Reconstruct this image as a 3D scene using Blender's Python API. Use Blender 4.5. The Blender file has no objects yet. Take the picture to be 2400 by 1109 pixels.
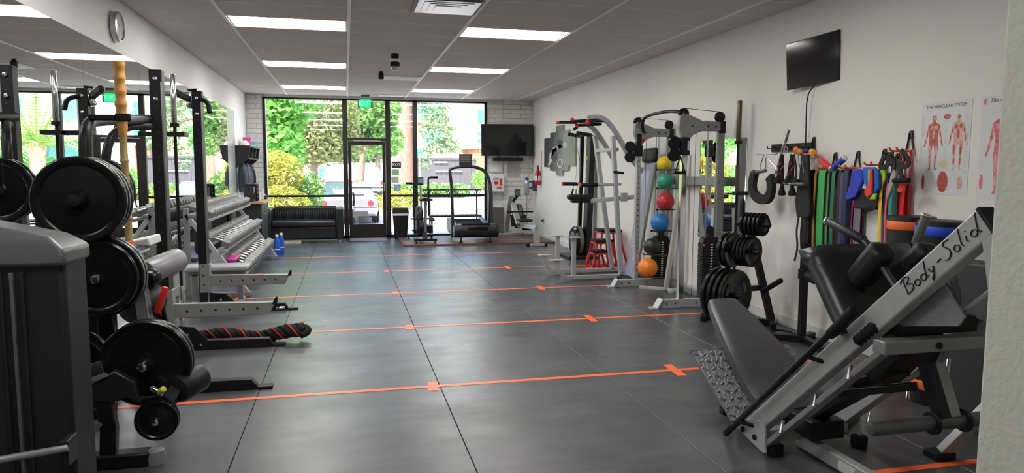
import bpy, bmesh, math, random
from mathutils import Vector, Matrix
random.seed(7)
S = bpy.context.scene
COL = S.collection
PI = math.pi
# ---------------------------------------------------------------- camera, world, light, exposure
FPX, YAW, PITCH, ROLL, CH = 1652.6, .2309, .0962, .0031, 1.52
_F = Vector((math.sin(YAW)*math.cos(PITCH), math.cos(YAW)*math.cos(PITCH), -math.sin(PITCH)))
_R0 = Vector((math.cos(YAW), -math.sin(YAW), 0)); _U0 = _R0.cross(_F)
_R = _R0*math.cos(ROLL) + _U0*math.sin(ROLL); _U = -_R0*math.sin(ROLL) + _U0*math.cos(ROLL)
cd = bpy.data.cameras.new('camera'); cam = bpy.data.objects.new('camera', cd); COL.objects.link(cam)
cd.sensor_fit = 'HORIZONTAL'; cd.sensor_width = 36; cd.lens = FPX/2400*36; cd.clip_start = .05; cd.clip_end = 400
m3 = Matrix((_R, _U, -_F)).transposed()
cam.matrix_world = Matrix.Translation((0, 0, CH)) @ m3.to_4x4()
S.camera = cam
W = bpy.data.worlds.new('sky'); S.world = W; W.use_nodes = True
_n = W.node_tree.nodes; _bg = _n['Background']; _sk = _n.new('ShaderNodeTexSky')
_sk.sky_type = 'NISHITA'; _sk.sun_disc = False; _sk.sun_elevation = math.radians(52); _sk.sun_rotation = math.radians(200); _sk.air_density = 1.2; _sk.dust_density = 2.5
W.node_tree.links.new(_sk.outputs[0], _bg.inputs[0]); _bg.inputs[1].default_value = 1.0
_sun = bpy.data.lights.new('sun', 'SUN'); _sun.energy = 18; _sun.angle = .01; _sun.color = (1, .95, .86)
so = bpy.data.objects.new('sun', _sun); COL.objects.link(so)
so.rotation_euler = Vector((-.5, -.62, 1.05)).normalized().to_track_quat('Z', 'Y').to_euler()
LAMP = 20.0                      # radiance of the ceiling troffers' diffusers
vs = S.view_settings; vs.view_transform = 'Standard'; vs.look = 'None'; vs.exposure = 0.08; vs.gamma = 1; vs.use_curve_mapping = False

def _ray(x, y): return _F*FPX + _R*(x-1200) - _U*(y-554.5)
def pX(x, y, X): d = _ray(x, y); t = X/d.x; return Vector((X, d.y*t, CH+d.z*t))      # measured points: photo pixel on a plane of the room
def pY(x, y, Y): d = _ray(x, y); t = Y/d.y; return Vector((d.x*t, Y, CH+d.z*t))
def pZ(x, y, Z): d = _ray(x, y); t = (Z-CH)/d.z; return Vector((d.x*t, d.y*t, Z))
def pD(x, y, D): d = _ray(x, y)/FPX; return Vector((0, 0, CH)) + d*D

# ---------------------------------------------------------------- mesh builder
V = Vector
def frame(d, up=(0, 0, 1)):
    d = V(d).normalized(); u = V(up)
    if abs(d.dot(u)) > .98: u = V((0, 1, 0)) if abs(d.y) < .9 else V((1, 0, 0))
    s = d.cross(u).normalized(); return s, s.cross(d).normalized(), d
class B:
    def __init__(s): s.v = []; s.f = []
    def add(s, vs, fs):
        k = len(s.v); s.v += [V(p) for p in vs]; s.f += [tuple(i+k for i in f) for f in fs]; return s
    def box(s, c, z, rot=None):
        c = V(c); h = V(z)/2; P = []
        for a in (-1, 1):
            for b in (-1, 1):
                for d in (-1, 1):
                    p = V((a*h.x, b*h.y, d*h.z)); P.append(c + (rot @ p if rot else p))
        return s.add(P, [(0, 1, 3, 2), (4, 6, 7, 5), (0, 4, 5, 1), (2, 3, 7, 6), (0, 2, 6, 4), (1, 5, 7, 3)])
    def bb(s, a, b):      # box from corner to corner
        a = V(a); b = V(b); return s.box((a+b)/2, [abs(b[i]-a[i]) for i in range(3)])
    def beam(s, p, q, w, h, up=(0, 0, 1)):
        p = V(p); q = V(q); a, b, d = frame(q-p, up); P = []
        for e in (p, q):
            for i, j in ((-1, -1), (1, -1), (1, 1), (-1, 1)): P.append(e + a*(w/2*i) + b*(h/2*j))
        return s.add(P, [(3, 2, 1, 0), (4, 5, 6, 7), (0, 1, 5, 4), (1, 2, 6, 5), (2, 3, 7, 6), (3, 0, 4, 7)])
    def lathe(s, prof, o, ax=(0, 0, 1), n=20):      # prof: (radius, height along axis)
        a, b, d = frame(ax); o = V(o); k = len(s.v); m = len(prof); vs = []; fs = []
        for r, t in prof:
            for i in range(n):
                g = 2*PI*i/n; vs.append(o + d*t + a*(r*math.cos(g)) + b*(r*math.sin(g)))
        for j in range(m-1):
            for i in range(n):
                i2 = (i+1) % n; fs.append((j*n+i, j*n+i2, (j+1)*n+i2, (j+1)*n+i))
        if prof[0][0] > 1e-5: fs.append(tuple(reversed(range(n))))
        if prof[-1][0] > 1e-5: fs.append(tuple(range((m-1)*n, m*n)))
        return s.add(vs, fs)
    def cyl(s, p, q, r, r2=None, n=16):
        p = V(p); q = V(q); return s.lathe([(r, 0), (r if r2 is None else r2, (q-p).length)], p, q-p, n)
    def rod(s, p, q, r, n=14, e=.35):      # cylinder with rounded rims
        p = V(p); q = V(q); L = (q-p).length; c = min(r*e, L/3)
        return s.lathe([(r-c, 0), (r-.3*c, .3*c), (r, c), (r, L-c), (r-.3*c, L-.3*c), (r-c, L)], p, q-p, n)
    def ball(s, c, r, n=20, m=12, sc=(1, 1, 1)):
        prof = [(r*math.sin(PI*i/m), -r*math.cos(PI*i/m)) for i in range(m+1)]; k = len(s.v)
        s.lathe(prof, (0, 0, 0), (0, 0, 1), n); c = V(c)
        for i in range(k, len(s.v)): p = s.v[i]; s.v[i] = c + V((p.x*sc[0], p.y*sc[1], p.z*sc[2]))
        return s
    def sweep(s, pts, sec, up=None, closed=False):      # sec: 2d section points
        pts = [V(p) for p in pts]; n = len(pts); m = len(sec); vs = []; fs = []; a0 = None
        for i in range(n):
            if closed: t = (pts[(i+1) % n]-pts[i-1])
            else: t = pts[min(i+1, n-1)] - pts[max(i-1, 0)]
            t.normalize(); k = 1.0
            if 0 < i < n-1 or closed:
                e = (pts[(i+1) % n]-pts[i]).normalized(); k = 1/max(.5, abs(e.dot(t)))
            if up is not None: a, b, _ = frame(t, up)
            else:
                if a0 is None: a, b, _ = frame(t)
                else: a = (a0 - t*a0.dot(t)).normalized(); b = a.cross(t).normalized()*1; b = t.cross(a).normalized()*-1; b = a.cross(t)
                a0 = a
            for x, y in sec: vs.append(pts[i] + a*(x*(k if up is not None else 1)) + b*(y*(k if up is not None else 1)))
        for i in range(n if closed else n-1):
            i2 = (i+1) % n
            for j in range(m): j2 = (j+1) % m; fs.append((i*m+j, i*m+j2, i2*m+j2, i2*m+j))
        if not closed: fs += [tuple(reversed(range(m))), tuple(range((n-1)*m, n*m))]
        return s.add(vs, fs)
    def tube(s, pts, r, n=10, closed=False, up=None):
        return s.sweep(pts, [(r*math.cos(2*PI*i/n), r*math.sin(2*PI*i/n)) for i in range(n)], up, closed)
    def rtube(s, pts, w, h, up=(0, 0, 1), closed=False):
        return s.sweep(pts, [(-w/2, -h/2), (w/2, -h/2), (w/2, h/2), (-w/2, h/2)], up, closed)
    def prism(s, poly, off):      # planar polygon of 3d points extruded by vector off
        poly = [V(p) for p in poly]; off = V(off); n = len(poly)
        return s.add(poly + [p+off for p in poly], [tuple(reversed(range(n))), tuple(range(n, 2*n))] + [(i, (i+1) % n, n+(i+1) % n, n+i) for i in range(n)])
    def grid(s, rows):      # rows of 3d points, open surface
        m = len(rows[0]); vs = [p for r in rows for p in r]
        return s.add(vs, [(i*m+j, i*m+j+1, (i+1)*m+j+1, (i+1)*m+j) for i in range(len(rows)-1) for j in range(m-1)])
    def loft(s, rings):      # closed rings of equal count, capped
        m = len(rings[0]); vs = [p for r in rings for p in r]; n = len(rings)
        return s.add(vs, [(i*m+j, i*m+(j+1) % m, (i+1)*m+(j+1) % m, (i+1)*m+j) for i in range(n-1) for j in range(m)] + [tuple(reversed(range(m))), tuple(range((n-1)*m, n*m))])
    def xf(s, M):
        s.v = [M @ p for p in s.v]; return s
def smooth(pts, k=3):      # round a polyline (Chaikin)
    pts = [V(p) for p in pts]
    for _ in range(k):
        q = [pts[0]]
        for a, b in zip(pts, pts[1:]): q += [a*.75+b*.25, a*.25+b*.75]
        pts = q + [pts[-1]]
    return pts
def _mesh(name, b, mat, off, sm, tri=False):
    me = bpy.data.meshes.new(name); me.from_pydata([tuple(p-off) for p in b.v], [], b.f)
    bm = bmesh.new(); bm.from_mesh(me); bmesh.ops.recalc_face_normals(bm, faces=bm.faces); bm.to_mesh(me); bm.free()
    if sm:
        me.polygons.foreach_set('use_smooth', [True]*len(me.polygons)); me.set_sharp_from_angle(angle=math.radians(38))
    if mat: me.materials.append(mat)
    return me
def rootloc(p):
    while p.parent: p = p.parent
    return p.location.copy()
def part(name, b, mat, par=None, bev=0, sm=True, label=None, kind=None, seg=2):
    off = rootloc(par) if par else V((0, 0, 0))
    o = bpy.data.objects.new(name, _mesh(name, b, mat, off, sm)); COL.objects.link(o)
    if par: o.parent = par
    if bev:
        m = o.modifiers.new('bevel', 'BEVEL'); m.width = bev; m.segments = seg; m.limit_method = 'ANGLE'; m.angle_limit = math.radians(40); m.harden_normals = False
    if label: o['label'] = label
    if kind: o['kind'] = kind
    return o
def thing(name, label, cat, loc=(0, 0, 0), group=None):
    o = bpy.data.objects.new(name, None); COL.objects.link(o); o.location = loc; o.empty_display_size = .1
    o['label'] = label; o['category'] = cat
    if group: o['group'] = group
    return o
def solo(name, b, mat, label, cat, loc=(0, 0, 0), bev=0, group=None, kind=None, sm=True):
    loc = V(loc); o = bpy.data.objects.new(name, _mesh(name, b, mat, loc, sm)); COL.objects.link(o); o.location = loc
    if bev:
        m = o.modifiers.new('bevel', 'BEVEL'); m.width = bev; m.segments = 2; m.limit_method = 'ANGLE'; m.angle_limit = math.radians(40)
    o['label'] = label; o['category'] = cat
    if group: o['group'] = group
    if kind: o['kind'] = kind
    return o
def struct(name, b, mat, par=None, bev=0, sm=False, loc=(0, 0, 0), label=None):
    o = part(name, b, mat, par, bev, sm)
    if not par: o['kind'] = 'structure'
    if label: o['label'] = label
    return o
def dup(root, loc, rot=None, label=None, group=None):
    r = root.copy(); COL.objects.link(r); r.location = loc
    if rot is not None: r.rotation_euler = rot
    if label: r['label'] = label
    if group: r['group'] = group
    def rec(src, dst):
        for ch in list(src.children):
            c = ch.copy(); COL.objects.link(c); c.parent = dst; rec(ch, c)
    rec(root, r); return r
def drop(root):
    for c in list(root.children): drop(c)
    bpy.data.objects.remove(root)
def text(name, body, mat, par, o, ux, uy, size, ext=.0015, shear=0, align='CENTER', bold=0):
    cu = bpy.data.curves.new(name, 'FONT'); cu.body = body; cu.size = size; cu.extrude = ext; cu.shear = shear; cu.align_x = align; cu.align_y = 'CENTER'; cu.offset = bold
    t = bpy.data.objects.new(name, cu); COL.objects.link(t)
    dg = bpy.context.evaluated_depsgraph_get(); dg.update(); me = bpy.data.meshes.new_from_object(t.evaluated_get(dg)); bpy.data.objects.remove(t)
    ux = V(ux).normalized(); uy = V(uy).normalized(); uz = ux.cross(uy)
    M = Matrix.Translation(V(o)-(rootloc(par) if par else V((0, 0, 0)))) @ Matrix((ux, uy, uz)).transposed().to_4x4()
    me.transform(M); me.materials.clear(); me.materials.append(mat)
    ob = bpy.data.objects.new(name, me); COL.objects.link(ob)
    if par: ob.parent = par
    return ob
# ---------------------------------------------------------------- materials
_mc = {}
def M(name, col, rough=.5, metal=0., var=0., vs=6., bump=0., bs=60., coat=0., emit=None, trans=0., spec=None, stretch=None, rv=0.):
    if name in _mc: return _mc[name]
    m = bpy.data.materials.new(name); m.use_nodes = True; nt = m.node_tree; p = nt.nodes['Principled BSDF']; L = nt.links
    col = tuple(col[:3]) + (1,); p.inputs['Base Color'].default_value = col; p.inputs['Roughness'].default_value = rough; p.inputs['Metallic'].default_value = metal
    if coat: p.inputs['Coat Weight'].default_value = coat; p.inputs['Coat Roughness'].default_value = .08
    if trans: p.inputs['Transmission Weight'].default_value = trans
    if spec is not None: p.inputs['Specular IOR Level'].default_value = spec
    tc = nt.nodes.new('ShaderNodeTexCoord'); mp = nt.nodes.new('ShaderNodeMapping'); L.new(tc.outputs['Object'], mp.inputs[0])
    if stretch: mp.inputs['Scale'].default_value = stretch
    if var or rv:
        t = nt.nodes.new('ShaderNodeTexNoise'); t.inputs['Scale'].default_value = vs; t.inputs['Detail'].default_value = 5; L.new(mp.outputs[0], t.inputs['Vector'])
        if var:
            r = nt.nodes.new('ShaderNodeMapRange'); r.inputs[3].default_value = 1-var; r.inputs[4].default_value = 1+var; r.inputs[1].default_value = .3; r.inputs[2].default_value = .7; L.new(t.outputs[0], r.inputs[0])
            mx = nt.nodes.new('ShaderNodeMix'); mx.data_type = 'RGBA'; mx.blend_type = 'MULTIPLY'; mx.inputs[0].default_value = 1; mx.inputs[6].default_value = col
            L.new(r.outputs[0], mx.inputs[7]); L.new(mx.outputs[2], p.inputs['Base Color'])
        if rv:
            r = nt.nodes.new('ShaderNodeMapRange'); r.inputs[3].default_value = max(.02, rough-rv); r.inputs[4].default_value = rough+rv; r.inputs[1].default_value = .3; r.inputs[2].default_value = .7
            L.new(t.outputs[0], r.inputs[0]); L.new(r.outputs[0], p.inputs['Roughness'])
    if bump:
        t2 = nt.nodes.new('ShaderNodeTexNoise'); t2.inputs['Scale'].default_value = bs; t2.inputs['Detail'].default_value = 3; L.new(mp.outputs[0], t2.inputs['Vector'])
        bn = nt.nodes.new('ShaderNodeBump'); bn.inputs['Strength'].default_value = bump; bn.inputs['Distance'].default_value = .01; L.new(t2.outputs[0], bn.inputs['Height']); L.new(bn.outputs[0], p.inputs['Normal'])
    if emit: p.inputs['Emission Color'].default_value = tuple(emit[0])+(1,); p.inputs['Emission Strength'].default_value = emit[1]
    _mc[name] = m; return m
def glassmat(name, tint=(1, 1, 1), refl=.06, rough=0.):
    m = bpy.data.materials.new(name); m.use_nodes = True; nt = m.node_tree; nt.nodes.clear()
    o = nt.nodes.new('ShaderNodeOutputMaterial'); t = nt.nodes.new('ShaderNodeBsdfTransparent'); g = nt.nodes.new('ShaderNodeBsdfGlossy'); x = nt.nodes.new('ShaderNodeMixShader')
    t.inputs[0].default_value = tuple(tint)+(1,); g.inputs['Roughness'].default_value = rough; x.inputs[0].default_value = refl
    nt.links.new(t.outputs[0], x.inputs[1]); nt.links.new(g.outputs[0], x.inputs[2]); nt.links.new(x.outputs[0], o.inputs[0]); return m
BLK = M('black_powder_coat', (.009, .009, .0105), .42, 0, .15, 20, .05, 300, spec=.3)
BLKG = M('gloss_black_rubber', (.007, .007, .008), .25, 0, .1, 30, spec=.32)
IRON = M('black_cast_iron', (.010, .010, .012), .38, .1, .2, 25, .1, 120, spec=.35)
RUB = M('matte_black_rubber', (.010, .010, .011), .75, 0, .2, 40, spec=.3)
VIN = M('black_vinyl', (.015, .015, .018), .42, 0, .12, 14, .08, 220, spec=.35)
GRYVIN = M('charcoal_vinyl', (.062, .060, .068), .40, 0, .1, 10, .06, 250)
SILV = M('silver_grey_paint', (.46, .47, .475), .38, .3, .05, 12)
SILVD = M('dark_silver_paint', (.27, .275, .285), .40, .35, .06, 12)
CHR = M('polished_chrome', (.78, .78, .8), .12, 1)
STEEL = M('brushed_steel', (.55, .55, .56), .3, 1, .1, 50)
WHT = M('white_plastic', (.78, .78, .76), .45)
RED = M('red_paint', (.62, .02, .018), .35, 0, .08, 10)
ORG = M('orange_plastic', (.95, .18, .03), .45)
ORT = M('orange_tape', (1.0, .16, .035), .38, 0, .06, 30)
INK = M('black_ink', (.01, .01, .012), .5)
# ---------------------------------------------------------------- room shell
XL, XR, YF, YB, ZC = -1.99, 4.15, 15.65, -2.0, 3.04
WALL = M('cream_wall_paint', (.80, .79, .735), .6, 0, .03, 1.5, .12, 90)
WALLL = M('pale_grey_wall_paint', (.80, .79, .77), .6, 0, .03, 1.5, .08, 90)
BLOCK = M('white_painted_block', (.76, .75, .72), .6, 0, .05, 8, .25, 50)
STUC = M('stippled_partition_paint', (.60, .61, .54), .7, 0, .04, 3, .5, 45)
BRONZE = M('dark_bronze_aluminium', (.018, .014, .014), .4, .3)
GLASS = glassmat('window_glass', (.97, .98, .97), .05)
GLASS2 = glassmat('door_glass', (.97, .98, .97), .05)
MIRR = M('mirror_silver', (.86, .88, .87), .0, 1)
TILE = M('acoustic_ceiling_tile', (.68, .625, .60), .9, 0, .10, 40, .5, 160, stretch=(3, 1, 1))
TEE = M('white_ceiling_grid', (.88, .87, .85), .5)
def floormat():
    m = M('black_rubber_mat', (.07, .07, .077), .33, spec=.55, bump=.06, bs=160); nt = m.node_tree; p = nt.nodes['Principled BSDF']; L = nt.links; g = nt.nodes.new('ShaderNodeNewGeometry')
    def noise(scale, det, st, lo, hi):
        mp = nt.nodes.new('ShaderNodeMapping'); mp.inputs['Scale'].default_value = st; L.new(g.outputs['Position'], mp.inputs[0]); n = nt.nodes.new('ShaderNodeTexNoise'); n.inputs['Scale'].default_value = scale; n.inputs['Detail'].default_value = det; n.inputs['Roughness'].default_value = .6; L.new(mp.outputs[0], n.inputs['Vector'])
        r = nt.nodes.new('ShaderNodeMapRange'); r.interpolation_type = 'SMOOTHSTEP'; r.inputs[1].default_value = .2; r.inputs[2].default_value = .8; r.inputs[3].default_value = lo; r.inputs[4].default_value = hi; L.new(n.outputs[0], r.inputs[0]); return r.outputs[0]
    a = noise(.9, 6, (1, 1, 1), .65, 1.4); b = noise(3.5, 8, (.5, 3, 1), .75, 1.25); mu = nt.nodes.new('ShaderNodeMath'); mu.operation = 'MULTIPLY'; L.new(a, mu.inputs[0]); L.new(b, mu.inputs[1])
    mx = nt.nodes.new('ShaderNodeMix'); mx.data_type = 'RGBA'; mx.blend_type = 'MULTIPLY'; mx.inputs[0].default_value = 1; mx.inputs[6].default_value = (.070, .070, .078, 1); L.new(mu.outputs[0], mx.inputs[7]); L.new(mx.outputs[2], p.inputs['Base Color'])
    L.new(noise(1.7, 7, (1, 1.6, 1), .25, .42), p.inputs['Roughness']); return m
MAT1 = floormat()
BASE = M('cream_baseboard', (.74, .73, .69), .5)
SUB = M('dark_subfloor', (.012, .012, .012), .9)
fl = struct('floor', B().bb((XL-.2, YB-.2, -.15), (XR+.2, YF+.1, -.010)), SUB)
fl['label'] = 'black rubber mat floor of the gym'
TAPEY = [2.912 + 1.896*k for k in range(7)]
ys = [YB, -.88, 1.016] + TAPEY + [YF-.02]
xs = [XL+.002, -1.824, -.605, .6145, 1.8335, 3.0525, XR-.002]
for i in range(len(xs)-1):
    for j in range(len(ys)-1):
        b = B().bb((xs[i]+.0022, ys[j]+.0022, -.0105), (xs[i+1]-.0022, ys[j+1]-.0022, 0))
        part('rubber_mat', b, MAT1, fl, bev=.002, sm=False, seg=1)
wr = struct('wall_right', B().bb((XR, YB, -.1), (XR+.2, YF+.2, ZC+.1)), WALL)
wl = struct('wall_left', B().bb((XL-.2, YB, -.1), (XL, YF+.2, ZC+.1)), WALLL)
struct('wall_back', B().bb((XL-.2, YB-.2, -.1), (XR+.2, YB, ZC+.1)), WALLL)
struct('wall_partition', B().bb((1.75, YB, -.02), (XR, 1.602, ZC)), STUC, bev=.008)
# front wall: block piers either side of the glazing, thin white soffit above it
wf = struct('wall_front', B().bb((XL-.2, YF+.02, -.1), (-1.61, YF+.2, ZC+.1)).bb((3.07, YF+.02, -.1), (XR+.2, YF+.2, ZC+.1)).bb((-1.61, YF-.02, 2.985), (3.07, YF+.2, ZC+.1)), BLOCK)
def blocks(x0, x1, w, y=YF+.02, proud=.02):
    h = .1016; n = int(2.98/h)
    for r in range(n+1):
        x = x0 - (w/2 if r % 2 else 0); z = r*h
        while x < x1-.01:
            a = max(x, x0); c = min(x+w, x1)
            if c-a > .03:
                part('block', B().bb((a+.003, y-proud, z+.003), (c-.003, y+.01, min(z+h-.003, ZC))), BLOCK, wf, bev=.003, sm=False, seg=1)
            x += w
blocks(XL, -1.66, .405); blocks(3.09, 3.46, .37); blocks(3.46, XR, .405, YF+.02, .06)
struct('baseboard_right', B().bb((XR-.014, 1.6, 0), (XR, YF, .10)), BASE, bev=.004)
struct('baseboard_left', B().bb((XL, YB, 0), (XL+.014, YF, .10)), BASE, bev=.004)
# ceiling: grid of tees with lay-in tiles
ce = struct('ceiling', B().bb((XL-.2, YB-.2, ZC+.03), (XR+.2, YF+.2, ZC+.3)), TILE)
cx = [XL, -1.158, .061, 1.28, 2.499, 3.718, XR]; TY0 = 7.675
rows = [TY0 + .6096*k for k in range(-16, 14)]
rows = [YB] + [y for y in rows if YB+.05 < y < YF-.05] + [YF]
LROW = [TY0 + .6096*5*k for k in (-2, -1, 0, 1, 2)]
def is_light(i, y0): return i in (1, 3) and any(abs(y0-l) < .05 for l in LROW) and not (i == 3 and y0 < 3)
tm = {}
vents = {(2, 6.4558): 1, (2, 11.9424): 1}
for i in range(6):
    for j in range(len(rows)-1):
        x0, x1, y0, y1 = cx[i], cx[i+1], rows[j], rows[j+1]
        if is_light(i, y0): continue
        o = part('ceiling_tile', B().bb((x0+.008, y0+.008, ZC), (x1-.008, y1-.008, ZC+.012)), TILE, ce, bev=.003, sm=False, seg=1)
for x in cx[1:-1]: part('main_tee', B().bb((x-.016, YB, ZC-.010), (x+.016, YF, ZC+.02)), TEE, ce, sm=False)
for y in rows[1:-1]: part('cross_tee', B().bb((XL, y-.006, ZC-.002), (XR, y+.006, ZC+.02)), TEE, ce, sm=False)
# troffers
DIFF = M('lit_diffuser', (.9, .9, .9), .4, emit=((1.0, .985, .95), LAMP))
def troffer(x0, x1, y0, y1, lab):
    t = thing('ceiling_light', lab, 'light', ((x0+x1)/2, (y0+y1)/2, ZC), 'fluorescent ceiling troffers')
    f = B()
    for a, b_ in (((x0+.005, y0+.01), (x1-.005, y0+.035)), ((x0+.005, y1-.035), (x1-.005, y1-.01)), ((x0+.005, y0+.035), (x0+.035, y1-.035)), ((x1-.035, y0+.035), (x1-.005, y1-.035))):
        f.bb((a[0], a[1], ZC-.004), (b_[0], b_[1], ZC+.02))
    part('frame', f, TEE, t, sm=False)
    part('diffuser', B().bb((x0+.035, y0+.035, ZC-.002), (x1-.035, y1-.035, ZC+.015)), DIFF, t, sm=False)
LL = {2: 'nearest visible', 3: 'middle', 4: 'farthest'}
for k, y0 in enumerate(LROW):
    for i, sd in ((1, 'on the mirror side'), (3, 'on the television side')):
        if i == 3 and y0 < 3: continue
        w = ['overhead behind the view', 'overhead near the viewer', 'nearest large bright', 'middle bright', 'farthest small bright'][k]
        troffer(cx[i], cx[i+1], y0, y0+.6096, f'{w} rectangular fluorescent ceiling light {sd}')
# air return panel and ceiling vents
t = thing('air_vent', 'large grey metal ceiling air diffuser at the top edge of the view', 'vent', (.97, 6.74, ZC))
part('frame', B().bb((.64, 6.46, ZC-.012), (1.268, 7.06, ZC)), M('vent_dark_frame', (.12, .11, .11), .5), t, sm=False)
b = B(); 
for i in range(4):
    e = .055*i; b.bb((.67+e, 6.49+e, ZC-.02-.004*i), (1.238-e, 7.03-e, ZC-.012-.004*i))
part('plate', b, STEEL, t, sm=False)
t = thing('air_vent', 'flat white ceiling air vent beside the dome camera', 'vent', (.95, 12.2, ZC))
part('frame', B().bb((.66, 11.95, ZC-.012), (1.26, 12.5, ZC)), TEE, t, bev=.005)
b = B()
for i in range(7): b.bb((.70, 11.99+.07*i, ZC-.018), (1.22, 12.03+.07*i, ZC-.010))
part('louvre_set', b, WHT, t, sm=False, kind='stuff')
t = thing('air_vent', 'small white ceiling vent above the door', 'vent', (.95, 15.2, ZC))
part('frame', B().bb((.72, 15.0, ZC-.012), (1.2, 15.35, ZC)), TEE, t, bev=.004)
part('grille', B().bb((.76, 15.04, ZC-.018), (1.16, 15.31, ZC-.010)), WHT, t)
# dome camera and motion sensor
t = thing('dome_camera', 'black and white dome security camera on the ceiling', 'camera', (.67, 9.75, ZC))
c = V((.67, 9.75, ZC))
part('mount', B().lathe([(.055, 0), (.055, -.04), (.045, -.07)], c), BLK, t); part('band', B().lathe([(.05, -.06), (.062, -.07), (.062, -.10), (.05, -.11)], c), WHT, t)
part('body', B().lathe([(.058, -.10), (.066, -.115), (.066, -.155), (.055, -.165)], c), BLKG, t)
part('dome', B().lathe([(.052, -.16), (.05, -.185), (.036, -.21), (0, -.22)], c), M('smoky_dome', (.5, .5, .52), .1, .5), t)
t = thing('ceiling_sensor', 'small black sensor hanging from the ceiling', 'sensor', (.57, 11.5, ZC))
part('stem', B().cyl((.57, 11.5, ZC-.03), (.57, 11.5, ZC), .025), BLK, t); part('body', B().box((.57, 11.5, ZC-.075), (.085, .08, .10)), BLK, t, bev=.015)
# ---------------------------------------------------------------- glazing
def window(n, x0, x1, zs, lab):
    w = B()
    o = part(f'window_{n}', B().bb((x0, YF-.03, 0), (x0+.05, YF+.06, 2.99)).bb((x1-.05, YF-.03, 0), (x1, YF+.06, 2.99)).bb((x0, YF-.03, 0), (x1, YF+.06, .06)).bb((x0, YF-.03, 2.955), (x1, YF+.06, 2.99)), BRONZE, sm=False)
    o['kind'] = 'structure'; o['label'] = lab
    z0 = .06
    for z in zs:
        part('rail', B().bb((x0+.05, YF-.03, z-.022), (x1-.05, YF+.06, z+.022)), BRONZE, o, sm=False)
        part('pane', B().bb((x0+.05, YF+.012, z0), (x1-.05, YF+.018, z-.022)), GLASS, o, sm=False); z0 = z+.022
    part('pane', B().bb((x0+.05, YF+.012, z0), (x1-.05, YF+.018, 2.955)), GLASS, o, sm=False)
    return o
window(1, -1.66, .0, [.92], 'wide shopfront window beside the sofa')
o = window(2, .0, .905, [], 'glass transom and frame around the entrance door')
for c in list(o.children): bpy.data.objects.remove(c)
part('head_rail', B().bb((.05, YF-.03, 2.10), (.855, YF+.06, 2.16)), BRONZE, o, sm=False)
part('pane', B().bb((.05, YF+.012, 2.16), (.855, YF+.018, 2.955)), GLASS, o, sm=False)
w3 = window(3, .905, 1.49, [.92], 'narrow shopfront window beside the door')
window(4, 1.49, 3.09, [.92], 'shopfront window behind the treadmill')
text('address_lettering', 'A1', INK, o, (.43, YF+.010, 2.30), (-1, 0, 0), (0, 0, 1), .21, bold=.006)
d = struct('door_1', B().bb((.055, YF-.02, .015), (.125, YF+.03, 2.095)).bb((.78, YF-.02, .015), (.85, YF+.03, 2.095)).bb((.125, YF-.02, 2.01), (.78, YF+.03, 2.095)).bb((.125, YF-.02, .015), (.78, YF+.03, .30)), BRONZE)
d['label'] = 'black framed glass entrance door'
part('pane', B().bb((.125, YF+.004, .30), (.78, YF+.010, 2.01)), GLASS2, d, sm=False)
part('push_bar', B().bb((.125, YF-.05, 1.085), (.78, YF-.03, 1.105)), BRONZE, d, sm=False)
part('pull_handle', B().tube(smooth([(.14, YF-.02, .72), (.16, YF-.09, .72), (.16, YF-.09, .98), (.14, YF-.02, .98)], 2), .016), BRONZE, d)
part('lock', B().bb((.80, YF-.03, 1.02), (.83, YF-.015, 1.2)), STEEL, d, sm=False)
part('door_closer', B().bb((.16, YF-.075, 2.085), (.74, YF-.02, 2.115)), M('closer_silver', (.35, .34, .34), .4, .6), d, bev=.006)
# stickers and notices on the glass
def sign(name, lab, cat, p, q, mat, y):
    a = pY(*p, y); c = pY(*q, y); return a, c
def notice(name, lab, x0, x1, z0, z1, mat):
    t = thing(name, lab, 'sign', ((x0+x1)/2, YF+.008, z0)); part('sheet', B().bb((x0, YF+.006, z0), (x1, YF+.011, z1)), mat, t, sm=False); return t
a = pY(918, 379, YF); c = pY(940, 394, YF)
t = notice('exit_notice', 'small black notice with white EXIT lettering stuck on the window', a.x, c.x, c.z, a.z, INK)
text('lettering', 'EXIT', WHT, t, ((a.x+c.x)/2, YF+.005, (a.z+c.z)/2), (1, 0, 0), (0, 0, 1), .085)
for (p, q, m, nm, lab) in (((918, 397), (935, 411), M('sticker_green', (.25, .42, .30), .5), 'window_sticker', 'green window sticker under the black EXIT notice'),
        ((917, 414), (934, 430), M('sticker_grey', (.42, .44, .42), .5), 'window_sticker', 'grey green window sticker above the accessibility sign')):
    a = pY(*p, YF); c = pY(*q, YF); notice(nm, lab, a.x, c.x, c.z, a.z, m)
a = pY(923, 432, YF); c = pY(938, 447, YF); t = notice('accessibility_sign', 'small blue wheelchair access sign on the window', a.x, c.x, c.z, a.z, M('access_blue', (.20, .33, .55), .5))
cx_, cz_ = (a.x+c.x)/2, (a.z+c.z)/2
part('wheelchair_symbol', B().tube([(cx_+.03*math.cos(g), YF+.004, cz_-.02+.03*math.sin(g)) for g in [PI*.9+i*.35 for i in range(13)]], .006, 6).tube([(cx_-.005, YF+.004, cz_+.05), (cx_-.005, YF+.004, cz_), (cx_+.03, YF+.004, cz_), (cx_+.045, YF+.004, cz_-.04)], .006, 6), WHT, t)
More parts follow.
